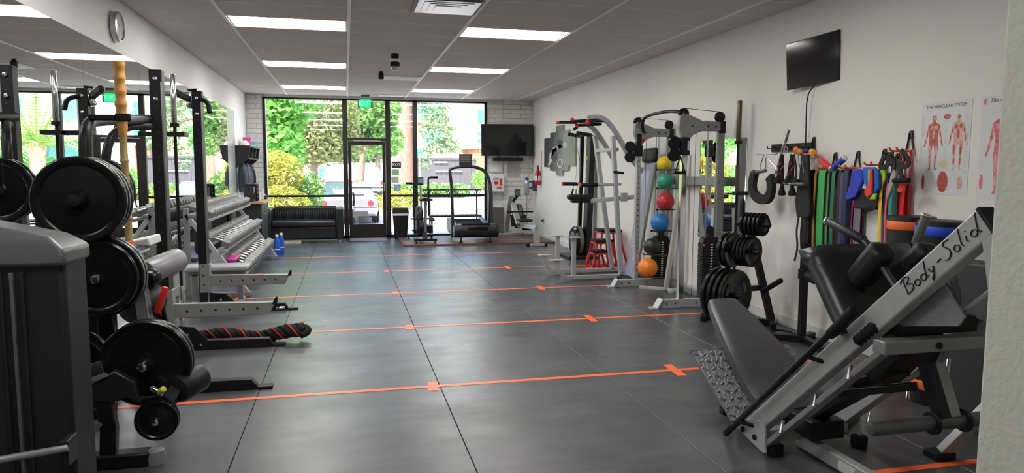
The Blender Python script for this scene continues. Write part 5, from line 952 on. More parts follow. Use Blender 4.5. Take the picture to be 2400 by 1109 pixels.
# blue water bottles on the floor at the end of the dumbbell rack
BB = M('blue_bottle', (.02, .10, .62), .25)
for lab, p in (('clear blue water bottle standing nearest on the floor by the rack', (-1.17, 12.62, 0)), ('clear blue water bottle standing behind the nearer one by the rack', (-1.13, 12.95, 0))):
    t = thing('water_bottle', lab, 'bottle', p, 'water bottles'); part('body', B().lathe([(.045, 0), (.05, .01), (.05, .25), (.03, .32), (.022, .34)], p, n=20), BB, t); part('cap', B().cyl(V(p)+V((0, 0, .34)), V(p)+V((0, 0, .38)), .026), WHT, t); part('grip_ring', B().lathe([(.0505, .12), (.053, .13), (.0505, .14)], p, n=20), WHT, t)
# ---------------------------------------------------------------- three tier dumbbell rack on the mirror side
t = thing('dumbbell_rack', 'silver three tier dumbbell rack along the mirror', 'dumbbell rack', (-1.6, 10.5, 0))
tiers = [(-1.66, .985), (-1.50, .62), (-1.34, .285)]; ya, yb_ = 8.75, 12.25
for y in (ya, yb_):
    part('end_frame', B().beam((-1.80, y, .0), (-1.80, y, 1.05), .06, .05, (0, 1, 0)).beam((-1.82, y, .03), (-1.12, y, .03), .06, .06), SILVD, t, bev=.005)
    part('slanted_arm', B().beam((-1.16, y, .05), (-1.80, y, .98), .05, .05, (0, 1, 0)), SILV, t, bev=.005)
for x, z in tiers:
    for dx, dz in ((-.09, .030), (.09, -.03)): part('shelf_rail', B().beam((x+dx, ya-.05, z+dz-.045), (x+dx, yb_+.05, z+dz-.045), .06, .03), SILVD, t, bev=.004)
HEXG = M('grey_hex_head', (.30, .30, .285), .42, .35, .12, 20); GRIP = M('chrome_knurl', (.45, .45, .45), .3, 1)
def hexdb(r, L):
    t = thing('dumbbell', 'proto', 'dumbbell'); part('handle', B().lathe([(.013, -.065), (.017, 0), (.013, .065)], (0, 0, 0), (1, 0, 0), 12), GRIP, t)
    for s_ in (-1, 1): part('head', B().lathe([(r*.80, .055), (r, .07), (r, .055+L-.015), (r*.82, .055+L)], (0, 0, 0), (s_, 0, 0), 6), HEXG, t, bev=.003)
    return t
ordn = ['first', 'second', 'third', 'fourth', 'fifth', 'sixth', 'seventh', 'eighth', 'ninth', 'tenth', 'eleventh', 'twelfth', 'thirteenth', 'fourteenth', 'fifteenth', 'sixteenth', 'seventeenth', 'eighteenth', 'nineteenth', 'twentieth']
for k, ((x, z), nm, n, r, L) in enumerate(zip(tiers, ('top', 'middle', 'bottom'), (19, 17, 14), (.058, .068, .078), (.085, .10, .12))):
    s0 = hexdb(r, L)
    for i in range(n):
        f_ = (i+.5)/n; y = ya+.10+(yb_-ya-.2)*f_
        if k == 2 and i < 2: continue
        o = dup(s0, (x, y, z+r*.72), (0, math.radians(18), 0), f'grey hex dumbbell, {ordn[i]} from the viewer on the {nm} tier', f'hex dumbbells on the {nm} tier')
    drop(s0)
solo('magenta_pad', B().bb((-1.46, 9.0, .385), (-1.32, 9.5, .42)), M('magenta_foam', (.55, .03, .30), .5), 'magenta foam pad tucked under the middle tier', 'pad', (-1.4, 9.25, .385), bev=.01)
# ---------------------------------------------------------------- squat rack
t = thing('squat_rack', 'black squat rack with silver safety arms along the mirror', 'squat rack', (-1.45, 7.0, 0))
RY = (6.24, 7.85); RX = -1.46
for k, Y in enumerate(RY):
    up = part('upright', B().bb((RX-.048, Y-.048, .02), (RX+.048, Y+.048, 2.295)), BLK, t, bev=.004); part('steel_edge', B().bb((RX+.036, Y-.0495, .06), (RX+.0495, Y-.047, 2.2)), STEEL, up, sm=False)
    b = B()
    for i in range(20): b.rod((RX-.0, Y-.050, .30+.10*i), (RX-.0, Y-.046, .30+.10*i), .010, 8)
    part('upright_holes', b, INK, up, kind='stuff')
    for z in (2.22, 2.06): part('bolt', B().rod((RX-.0, Y-.062, z), (RX, Y-.046, z), .019, 8), CHR, up)
    ft = part('floor_foot', B().prism([(-1.42, Y-.035, 0), (-.62, Y-.035, 0), (-.66, Y-.035, .075), (-1.42, Y-.035, .085)], (0, .07, 0)), BLK, t, bev=.004); part('foot_tab', B().bb((-.63, Y-.04, 0), (-.53, Y+.04, .02)), BLK, ft, bev=.004)
    part('gusset', B().prism([(-1.42, Y-.042, .0), (-1.15, Y-.042, .0), (-1.15, Y-.042, .10), (-1.25, Y-.042, .20), (-1.42, Y-.042, .22)], (0, .006, 0)), BLK, t)
    b = B()
    for x, z in ((-1.30, .14), (-1.36, .05), (-1.2, .05)): b.rod((x, Y-.052, z), (x, Y-.04, z), .012, 8)
    part('gusset_bolts', b, CHR, t, kind='stuff')
    ar = part('safety_arm', B().prism([(-1.45, Y-.03, .28), (-.66, Y-.03, .28), (-.60, Y-.03, .385), (-1.45, Y-.03, .40)], (0, .06, 0)), M('arm_silver', (.34, .34, .33), .4, .5), t, bev=.004)
    b = B()
    for i in range(6): b.cyl((-1.30+.11*i, Y-.0315, .335), (-1.30+.11*i, Y-.0295, .335), .011, n=8)
    part('arm_holes', b, INK, ar, kind='stuff', sm=False); part('arm_lip', B().prism([(-.63, Y-.035, .37), (-.59, Y-.035, .37), (-.585, Y-.035, .43), (-.60, Y-.035, .43)], (0, .07, 0)), BLK, ar); part('arm_hanger', B().bb((-1.50, Y-.05, .22), (-1.40, Y+.05, .52)), M('arm_silver', (.34, .34, .33)), ar, bev=.004)
    part('side_foot', B().bb((-1.93, Y-.035, .0), (RX, Y+.035, .07)), BLK, t, bev=.004)
part('locking_pin', B().rod((-.60, RY[0]-.02, .33), (-.53, RY[0]-.02, .33), .012), CHR, t)
part('low_rear_beam', B().bb((-1.93, RY[0], .0), (-1.87, RY[1], .07)), BLK, t, bev=.004)
pb = part('chin_handle', B().beam(pY(402, 211, 7.7), pY(450, 236, 7.85), .05, .06), BLK, t, bev=.006); part('handle_grip', B().tube(smooth([pY(450, 228, 7.85), pY(470, 232, 7.8), pY(489, 240, 7.75), pY(491, 264, 7.72)], 2), .024, 10), RUB, pb); part('handle_clamp', B().rod(pY(443, 253, 7.85), pY(455, 217, 7.85), .038), CHR, pb); part('clamp_top', B().cyl(pY(440, 211, 7.85), pY(461, 210, 7.85), .012), BLK, pb)
# upright stored barbell between the uprights
t = thing('barbell', 'chrome barbell stored upright inside the squat rack', 'barbell', (-1.60, 7.3, 0)); a = pY(404, 170, 7.0); c = V((a.x, 7.0, 0))
part('sleeve', B().rod(c+V((0, 0, 1.90)), c+V((.0, 0, 2.36)), .025, 16), CHR, t); part('shaft', B().cyl(c+V((0, 0, .43)), c+V((0, 0, 1.90)), .0145), BLK, t); part('sleeve', B().rod(c+V((0, 0, .0)), c+V((0, 0, .43)), .025, 16), CHR, t); part('collar', B().cyl(c+V((0, 0, 1.885)), c+V((0, 0, 1.92)), .04), BLK, t)
solo('bar_bracket', B().bb((c.x-.07, 6.90, 1.80), (c.x+.10, 7.08, 1.84)).bb((c.x-.30, 6.96, 1.80), (c.x-.07, 7.02, 1.84)), BLK, 'black bracket plate gripping the upright chrome barbell', 'bracket', (c.x, 7.0, 1.8), bev=.004)
# ---------------------------------------------------------------- arched plate storage frame
t = thing('plate_storage_rack', 'black arched tube frame holding plates beside the squat rack', 'weight rack', (-1.5, 5.0, 0)); AX = -1.52
part('long_arch', B().tube(smooth([(AX, 6.16, 1.90), (AX, 5.6, 1.86), (AX, 5.05, 1.82), (AX, 4.78, 1.79), (AX, 4.72, 1.60), (AX, 4.72, .06)], 3), .036, 14), BLK, t)
part('short_arch', B().tube(smooth([(-1.50, 6.10, 1.84), (-1.58, 5.85, 1.83), (-1.66, 5.66, 1.74), (-1.68, 5.60, 1.5), (-1.68, 5.60, .06)], 3), .032, 14), BLK, t)
part('floor_rail', B().bb((AX-.035, 4.60, 0), (AX+.035, 6.10, .06)), BLK, t, bev=.004); part('cross_foot', B().bb((-1.85, 4.66, 0), (AX+.10, 4.75, .06)), BLK, t, bev=.004)
part('top_bracket', B().bb((-1.37, 4.80, 1.80), (-1.28, 4.815, 1.85)).bb((-1.52, 4.80, 1.805), (-1.37, 4.84, 1.84)), BLK, t, bev=.01)
AC, BCn = V((-1.33, 4.02, 1.352)), V((-1.265, 4.02, .945))
for c in (AC, BCn): part('plate_peg', B().rod(c+V((0, -.05, 0)), c+V((0, .72, 0)), .0245), CHR, t); part('peg_bracket', B().beam(c+V((.02, .70, 0)), (AX, 4.72, c.z), .06, .08), BLK, t, bev=.004)
c = V((-1.68, 5.5, 1.36)); part('plate_peg', B().rod(c+V((0, .08, 0)), c+V((0, -.16, 0)), .0245), CHR, t)
part('peg_cap', B().lathe([(.0, -.09), (.03, -.085), (.045, -.05), (.05, 0)], AC+V((0, 0, 0)), (0, 1, 0), 20), IRON, t)
for i in range(3): dup(PL45, AC+V((0, .05*i, 0)), None, f"big black plate, {['front', 'middle', 'rear'][i]} of the three on the high front peg", 'plates on the arched frame')
for i in range(3): dup(P45 if i else PL45, BCn+V((0, .05*i, 0)), None, f"glossy black plate, {['front', 'middle', 'rear'][i]} of the three on the low front peg", 'plates on the arched frame').scale = (.88, 1, .88)
dup(PL45, c, None, 'black plate hanging on the rear arch behind the bamboo pole', 'plates on the arched frame'); dup(PL45, c+V((.0, -.06, 0)), None, 'second black plate in front of it on the rear arch', 'plates on the arched frame')
solo('foam_wedge', B().prism([(-1.42, 4.95, 1.03), (-1.24, 4.95, 1.01), (-1.25, 4.95, 1.07)], (0, .3, 0)), M('white_vinyl', (.6, .6, .62), .4), 'white vinyl wedge resting behind the front plates', 'pad', (-1.3, 5.1, 1.01), bev=.01)
# bamboo pole
BAM = M('bamboo_cane', (.42, .31, .12), .45, 0, .15, 5, stretch=(4, 4, 1)); BAM2 = M('bamboo_golden', (.60, .30, .07), .4, 0, .2, 6)
t = thing('bamboo_pole', 'tall segmented bamboo bar standing upright by the plates', 'bamboo bar', (-1.33, 4.85, 0)); base = V((-1.325, 4.85, 0)); prof = []
zz = [0, .30, .62, .84, 1.02, 1.20, 1.38, 1.56, 1.72]
for a, c in zip(zz, zz[1:]): prof += [(.0265, a), (.0225, a+.012), (.0225, c-.012), (.0265, c)]
part('cane', B().lathe(prof, base, (-.01, 0, 1), 16), BAM, t)
prof = [(.024, 1.72)]
for a in (1.82, 1.905, 1.985, 2.065, 2.14): prof += [(.030, a-.05), (.030, a-.02), (.036, a-.006), (.036, a+.006)]
part('golden_grip', B().lathe(prof+[(.036, 2.165), (.02, 2.17)], base, (-.01, 0, 1), 18), BAM2, t)
for z in (.70, 1.02): part('orange_wrap', B().lathe([(.0235, z), (.0275, z+.005), (.0275, z+.035), (.0235, z+.04)], base, (-.01, 0, 1), 16), ORG, t)
for z in (.84, 1.20, 1.38): part('black_ring', B().lathe([(.0268, z-.004), (.029, z), (.0268, z+.004)], base, (-.01, 0, 1), 16), INK, t)
# ---------------------------------------------------------------- leg extension machine in the left foreground
t = thing('leg_curl_machine', 'black leg extension machine with round roller pads in the left foreground', 'gym machine', (-1.15, 4.2, 0)); LY = 3.84
part('front_foot', B().bb((-1.42, LY-.05, 0), (-1.0, LY+.05, .075)), BLK, t, bev=.012); part('foot_cap', B().lathe([(.05, 0), (.052, .04), (.045, .07), (.02, .075)], (-.985, LY, .0), (0, 0, 1), 16), M('grey_foot_cap', (.22, .22, .23), .4), t)
part('front_leg', B().rtube([(-1.20, LY, .06), (-1.19, LY, .20), (-1.22, LY+.02, .40), (-1.26, LY+.08, .52)], .075, .06, (0, 1, 0)), BLK, t, bev=.006); part('leg_gusset', B().beam((-1.36, LY-.03, .08), (-1.22, LY-.03, .24), .02, .02), SILVD, t)
part('main_beam', B().beam((-1.25, LY+.05, .38), (-1.25, 5.08, .38), .09, .08), BLK, t, bev=.006); part('rear_leg', B().beam((-1.25, 5.05, .04), (-1.25, 5.05, .40), .08, .08, (0, 1, 0)), BLK, t, bev=.006)
rf = part('rear_foot', B().prism([(-1.42, 5.0, 0), (-.60, 5.0, 0), (-.66, 5.0, .075), (-1.42, 5.0, .085)], (0, .07, 0)), BLK, t, bev=.004); part('foot_tab', B().bb((-.62, 4.995, 0), (-.52, 5.075, .02)), BLK, rf, bev=.004)
part('side_bracket', B().prism([(-1.30, LY-.02, .42), (-1.15, LY-.02, .50), (-1.06, LY-.02, .44), (-1.04, LY-.02, .32), (-1.10, LY-.02, .36), (-1.16, LY-.02, .34), (-1.30, LY-.02, .35)], (0, .05, 0)), M('bracket_black', (.02, .02, .023), .35), t, bev=.006)
part('bracket_edge', B().beam((-1.36, LY-.03, .43), (-1.18, LY-.03, .49), .012, .02), SILVD, t)
ar = part('pivot_arm', B().rtube([(-1.18, 4.45, .84), (-1.12, 4.3, .66), (-1.02, 4.05, .50), (-.86, 3.95, .38), (-.95, 3.86, .27)], .07, .06, (0, 1, 0)), BLK, t, bev=.006)
part('weight_peg', B().rod((-1.03, 3.84, .505), (-1.03, 4.12, .505), .0245, 18), CHR, t); part('lower_peg', B().rod((-.965, 3.78, .232), (-.965, 3.98, .232), .018, 18), CHR, t)
def ro(p, q, r, nm, m, par): o = part(nm, B().rod(p, q, r, 28, .22), m, par); return o
GV = M('grey_roller_vinyl', (.30, .30, .31), .32, 0, .05, 6)
r1 = ro((-1.19, 4.62, .885), (-1.05, 4.86, .935), .074, 'roller_pad', GV, t); part('end_disc', B().cyl(V((-1.19, 4.62, .885))-V((.25, .33, .07))*.03, (-1.19, 4.62, .885), .066, n=24), RUB, r1)
r2 = ro((-1.235, 4.46, .705), (-1.165, 4.66, .725), .105, 'roller_pad', VIN, t); r3 = ro((-.885, 3.90, .36), (-.79, 4.05, .385), .075, 'roller_pad', VIN, t)
part('roller_hub', B().rod((-1.165, 4.50, .855), (-1.13, 4.58, .87), .058, 20), BLKG, t); part('lever_stub', B().beam((-1.088, 4.42, .69), (-1.12, 4.6, .62), .03, .03), BLK, t); part('roller_bracket', B().rtube([(-1.26, 4.55, .86), (-1.20, 4.55, .84), (-1.12, 4.6, .70), (-1.10, 4.62, .55)], .06, .05, (0, 1, 0)), BLK, t, bev=.01)
part('red_handle', B().rod((-1.035, 4.42, .825), (-1.088, 4.42, .675), .019), M('red_grip', (.85, .03, .02), .4), t, label='bright red lever grip')
[part('seat_strut', B().beam((-1.30, y, .40), (-1.33, y, .80), .08, .06, (0, 1, 0)), BLK, t, bev=.006) for y in (4.30, 5.03)]; part('seat_pad', B().bb((-1.46, 4.93, .80), (-1.2, 5.35, .86)), VIN, t, bev=.03)
part('adjuster_knob', B().rod((-.955, 3.84, .37), (-.92, 3.80, .40), .016), M('yellow_knob', (.7, .6, .1), .4), t); part('chrome_link', B().rod((-.99, 3.84, .40), (-.93, 3.83, .36), .016), CHR, t)
dup(PL45, (-1.03, 3.93, .505), None, 'big black plate on the peg of the leg extension machine', 'plates on the leg machine'); dup(PL45, (-1.03, 3.985, .505), None, 'second big black plate behind it on the leg extension peg', 'plates on the leg machine')
for i in range(2): dup(P5, (-.965, 3.82+.03*i, .232), None, ['small black plate with ring hub low on the leg machine', 'small black plate tucked behind the ring hub plate'][i], 'plates on the leg machine')
dup(PL45, (-1.42, 4.02, .47), None, 'black plate half hidden behind the grey shroud', 'plates on the arched frame'); part('side_peg', B().rod((-1.42, 3.92, .47), (-1.42, 4.2, .47), .0245, 18), CHR, t); part('side_post', B().beam((-1.42, 4.18, .03), (-1.42, 4.18, .55), .06, .06, (0, 1, 0)), BLK, t, bev=.004)
# ---------------------------------------------------------------- weight stack shroud at the left edge
SHR = M('charcoal_shroud', (.014, .014, .017), .5, 0, .1, 8, .1, 150, spec=.3); CAP = M('grey_shroud_cap', (.09, .09, .095), .35, 0, .1, 5)
t = thing('weight_stack_tower', 'dark grey weight stack shroud with sloped cap at the left edge', 'gym machine', (-1.35, 3.0, 0))
part('shroud', B().prism([(-1.85, 2.95, .0), (-1.04, 2.95, .0), (-1.04, 2.95, 1.17), (-1.85, 2.95, 1.17)], (0, .24, 0)), SHR, t, bev=.02)
part('cap', B().loft([[V((x, y, z)) for x, y, z in r] for r in ([(-1.86, 2.93, 1.15), (-1.03, 2.93, 1.15), (-1.03, 3.21, 1.15), (-1.86, 3.21, 1.15)], [(-1.86, 2.93, 1.30), (-1.03, 2.93, 1.21), (-1.03, 3.21, 1.21), (-1.86, 3.21, 1.30)], [(-1.80, 2.98, 1.42), (-1.10, 2.98, 1.26), (-1.10, 3.17, 1.26), (-1.80, 3.17, 1.42)])]), CAP, t, bev=.015)
for x in (-1.215, -1.25, -1.18): part('front_rib', B().bb((x-.006, 2.935, .03), (x+.006, 2.955, 1.13)), CAP if x == -1.215 else SHR, t, bev=.003)
part('cross_rod', B().rod((-1.42, 2.86, .43), (-1.03, 2.86, .475), .014), SILVD, t); part('rod_bracket', B().bb((-1.06, 2.86, .40), (-1.03, 2.96, .50)), BLK, t, bev=.004)
part('base', B().bb((-1.86, 2.92, 0), (-1.02, 3.22, .05)), BLK, t, bev=.006); part('rear_base_beam', B().bb((-1.45, 3.2, 0), (-1.36, 3.76, .06)), BLK, t, bev=.005)
# ---------------------------------------------------------------- battle rope coil by the rack foot
t = thing('battle_rope', 'thick black battle rope with red tracer lying by the rack foot', 'rope', (-.8, 6.45, 0))
def ropepath(f_):
    x = -1.25+.86*f_; z = .055+.020*math.sin(f_*9)+.045*max(0, f_-.62)*1.8; y = 6.42+.05*math.sin(f_*5); return V((x, y, z))
RT = M('red_rope_tracer', (.55, .045, .04), .8)
for k in range(4):
    pts = []; pr2 = []
    for i in range(73):
        f_ = i/72; c = ropepath(f_); g = f_*20+k*PI/2; R_ = .034+.012*max(0, f_-.6); pts.append(c+V((0, math.cos(g)*R_, math.sin(g)*R_)))
        g2 = g+.5; pr2.append(c+V((0, math.cos(g2)*(R_+.022), math.sin(g2)*(R_+.022))))
    s_ = part('strand', B().tube(pts, .026, 8), M('rope_black', (.016, .016, .017), .9, 0, .3, 60, .6, 120), t)
    if k % 2 == 0: part('tracer', B().tube(pr2, .009, 6), RT, s_)
part('boot_end', B().rod((-1.36, 6.42, .06), (-1.20, 6.42, .07), .055), RUB, t); part('loop_end', B().tube(smooth([(-.42, 6.45, .09), (-.36, 6.43, .10), (-.355, 6.40, .07), (-.42, 6.38, .05)], 2), .035, 10), M('rope_black', (.016, .016, .017)), t)
# plates on the mirror-side dumbbell bench: folded flat bench between racks
t = thing('flat_bench', 'flat weight bench with grey pad between squat rack and dumbbells', 'bench', (-1.35, 8.36, 0))
part('pad', B().bb((-1.75, 8.22, .38), (-1.08, 8.50, .44)), M('light_grey_vinyl', (.42, .42, .44), .4), t, bev=.02); part('spine', B().bb((-1.72, 8.32, .32), (-1.12, 8.40, .38)), SILVD, t, bev=.004)
for x in (-1.65, -1.18): part('leg', B().bb((x-.03, 8.32, .04), (x+.03, 8.40, .34)), SILVD, t, bev=.004); part('foot', B().bb((x-.03, 8.2, .0), (x+.03, 8.52, .05)), SILVD, t, bev=.004)
# ---------------------------------------------------------------- outside the windows
GZ = -.10
CONC = M('bright_concrete', (.52, .49, .47), .8, 0, .12, .4, .1, 30); ASP = M('pale_asphalt', (.40, .385, .38), .85, 0, .12, .5)
g = struct('ground', B().bb((-70, YF+.2, GZ-.3), (90, 150, GZ)), ASP); g['label'] = 'sunlit parking lot outside'
part('walkway', B().bb((-20, YF+.2, GZ), (30, 18.3, GZ+.04)), CONC, g, sm=False)
for i in range(7): part('parking_line', B().bb((-8+2.75*i, 19.3, GZ+.001), (-7.9+2.75*i, 24.3, GZ+.006)), WHT, g, sm=False)
part('driveway', B().bb((-30, 25.5, GZ), (40, 36, GZ+.01)), CONC, g, sm=False); part('kerb', B().bb((-30, 25.3, GZ), (40, 25.5, GZ+.12)), M('red_kerb', (.50, .26, .20), .7), g, sm=False)
def leafmat(name, c, tr=.35):
    m = bpy.data.materials.new(name); m.use_nodes = True; nt = m.node_tree; nt.nodes.clear(); L = nt.links
    o = nt.nodes.new('ShaderNodeOutputMaterial'); d = nt.nodes.new('ShaderNodeBsdfDiffuse'); t = nt.nodes.new('ShaderNodeBsdfTranslucent'); x = nt.nodes.new('ShaderNodeMixShader'); x.inputs[0].default_value = tr
    tc = nt.nodes.new('ShaderNodeTexCoord'); nz = nt.nodes.new('ShaderNodeTexNoise'); nz.inputs['Scale'].default_value = 3; L.new(tc.outputs['Object'], nz.inputs['Vector'])
    cr = nt.nodes.new('ShaderNodeValToRGB'); e = cr.color_ramp.elements; e[0].position = .35; e[0].color = (c[0]*.6, c[1]*.65, c[2]*.6, 1); e[1].position = .68; e[1].color = (min(1, c[0]*1.35), min(1, c[1]*1.25), c[2]*1.2, 1)
    L.new(nz.outputs[0], cr.inputs[0]); L.new(cr.outputs[0], d.inputs[0]); L.new(cr.outputs[0], t.inputs[0]); L.new(d.outputs[0], x.inputs[1]); L.new(t.outputs[0], x.inputs[2]); L.new(x.outputs[0], o.inputs[0]); return m
def foliage(par, blobs, n, size, mat, seed=1, name='foliage'):
    rnd = random.Random(seed); vs = []; fs = []; off = rootloc(par); tot = sum(b[1][0]*b[1][1]*b[1][2] for b in blobs)
    for c, r in blobs:
        k = max(20, int(n*r[0]*r[1]*r[2]/tot))
        for _ in range(k):
            while True:
                p = V((rnd.uniform(-1, 1), rnd.uniform(-1, 1), rnd.uniform(-1, 1))); l = p.length
                if .45 < l < 1 or (l <= .45 and rnd.random() < .3): break
            p = V(c)+V((p.x*r[0], p.y*r[1], p.z*r[2]))-off
            a = V((rnd.gauss(0, 1), rnd.gauss(0, 1), rnd.gauss(0, .6))).normalized(); b = a.cross(V((rnd.gauss(0, 1), rnd.gauss(0, 1), rnd.gauss(0, 1)))).normalized(); s_ = size*rnd.uniform(.6, 1.4)
            i = len(vs); vs += [tuple(p-a*s_), tuple(p+b*s_*.45+a*s_*.1), tuple(p+a*s_), tuple(p-b*s_*.45+a*s_*.1)]; fs.append((i, i+1, i+2, i+3))
    me = bpy.data.meshes.new(name); me.from_pydata(vs, [], fs); me.materials.append(mat); o = bpy.data.objects.new(name, me); COL.objects.link(o); o.parent = par; o['kind'] = 'stuff'; return o
BARK = M('grey_bark', (.17, .13, .10), .9, 0, .3, 6, .8, 20, stretch=(3, 3, .6)); RBARK = M('redwood_bark', (.25, .125, .10), .9, 0, .35, 7, 1., 18, stretch=(4, 4, .4))
def tree(name, lab, base, h, tr, blobs, n, size, mat, seed, lean=(0, 0), bark=BARK, limbs=()):
    t = thing(name, lab, 'tree', base); b = V(base)
    part('trunk', B().lathe([(tr*1.25, 0), (tr, h*.12), (tr*.8, h*.6), (tr*.35, h)], b, (lean[0], lean[1], 1), 14), bark, t)
    for p, q, r in limbs: part('limb', B().cyl(p, q, r, r*.5, 8), bark, t)
    foliage(t, [((b.x+c[0], b.y+c[1], b.z+c[2]), r) for c, r in blobs], n, size, mat, seed); return t
LGREEN, OLIVE, MGREEN, YGREEN, CON, DGREEN = leafmat('bright_leaf', (.22, .50, .13), .45), leafmat('olive_leaf', (.28, .32, .16)), leafmat('mid_leaf', (.24, .44, .16)), leafmat('yellow_leaf', (.42, .42, .10), .45), leafmat('conifer_leaf', (.22, .34, .20)), leafmat('dark_leaf', (.09, .20, .08))
tree('maple_tree', 'bright green leafy tree filling the left window', (-2.6, 21.5, GZ), 4.2, .11, [((.2, 0, 3.0), (1.3, 1.3, 1.3)), ((1.0, -.3, 3.6), (1.0, 1.0, .9)), ((.6, -.6, 2.2), (1.0, .9, .75)), ((-.8, .2, 3.2), (1.4, 1.2, 1.4))], 6500, .13, LGREEN, 2)
tree('oak_tree', 'olive brown tree behind the bright one in the left window', (-1.2, 28.5, GZ), 5, .16, [((.2, 0, 3.9), (1.7, 1.2, 2.3)), ((1.2, .5, 2.6), (.9, .8, .9)), ((-.5, .3, 2.4), (1.3, .9, .8))], 7500, .10, OLIVE, 3)
tree('street_tree', 'spreading green tree seen above and through the door', (.55, 33, GZ), 3.2, .17, [((.5, 0, 4.3), (1.5, 1.4, 1.2)), ((1.3, 0, 2.9), (.8, .9, .8)), ((-.2, .3, 3.0), (.8, .8, .6))], 6500, .11, MGREEN, 4, (.10, 0), BARK, [((.8, 33, 2.2), (1.7, 33.2, 3.4), .08), ((.75, 33, 1.9), (.1, 33, 3.2), .07)])
tree('redwood_tree', 'tall redwood with thick pink brown trunk outside the window', (3.35, 41, GZ), 13, .46, [((1.6, 0, 5.2), (1.0, 1.0, .9)), ((1.8, -.3, 3.9), (1.1, 1.0, .9)), ((2.3, 0, 2.9), (1.0, .8, .45)), ((.1, 0, 5.9), (1.3, .9, .5)), ((1.2, .2, 2.2), (.5, .5, .8))], 2300, .11, CON, 5, (0, 0), RBARK, [((3.4, 41, 4.2), (5.6, 40.8, 3.8), .07), ((3.4, 41, 5.4), (5.2, 41, 5.1), .07)])
tree('shade_tree', 'dense background tree left of the redwood', (2.0, 46, GZ), 4, .2, [((.3, 0, 4.6), (1.5, 1.2, 2.0)), ((-.8, 0, 3.0), (1.0, .9, .9))], 4500, .13, MGREEN, 6)
tree('background_tree', 'dark background tree at the end of the driveway', (.9, 62, GZ), 5, .25, [((.0, 0, 3.6), (3.0, 1.5, 1.8)), ((-4.0, 1, 4.5), (3.5, 1.5, 3.0))], 5000, .2, DGREEN, 7)
def bush(lab, c, r, n, size, mat, seed):
    t = thing('shrub', lab, 'shrub', (c[0], c[1], GZ)); part('stem', B().cyl((c[0], c[1], GZ), (c[0], c[1], c[2]), .03, .015), BARK, t)
    for k in range(4): part('stem', B().cyl((c[0], c[1], GZ), (c[0]+r[0]*.6*math.cos(k*1.6), c[1]+r[1]*.6*math.sin(k*1.6), c[2]+r[2]*.3), .016, .006, 8), BARK, t)
    foliage(t, [(c, r)], n, size, mat, seed)
bush('tall yellow green shrub behind the sofa', (-1.75, 18.6, 1.35), (.75, .6, .62), 2600, .055, YGREEN, 11); bush('low yellow shrub just outside the sofa window', (-1.55, 18.0, .55), (.72, .5, .55), 2400, .05, YGREEN, 12); bush('green shrub at the left window edge', (-2.35, 18.9, .9), (.6, .6, .95), 1800, .07, LGREEN, 13); bush('small green shrub right of the yellow shrubs', (-.95, 19.2, .85), (.42, .4, .6), 1300, .06, MGREEN, 14)
bush('low green shrub beyond the parked silver car', (1.85, 26.1, .35), (.9, .5, .42), 1500, .06, YGREEN, 15); bush('potted style green shrub near the brick corner', (9.6, 50, .75), (.9, .6, .8), 900, .10, LGREEN, 16)
t = thing('hedge', 'clipped low green hedge row at the foot of the redwood', 'hedge', (4.0, 39, GZ)); part('stem_row', B().bb((1.9, 38.8, GZ), (6.4, 39.2, .1)), BARK, t, sm=False)
foliage(t, [((2.4+.75*i, 39, .30), (.62, .55, .42)) for i in range(6)], 4200, .09, MGREEN, 17)
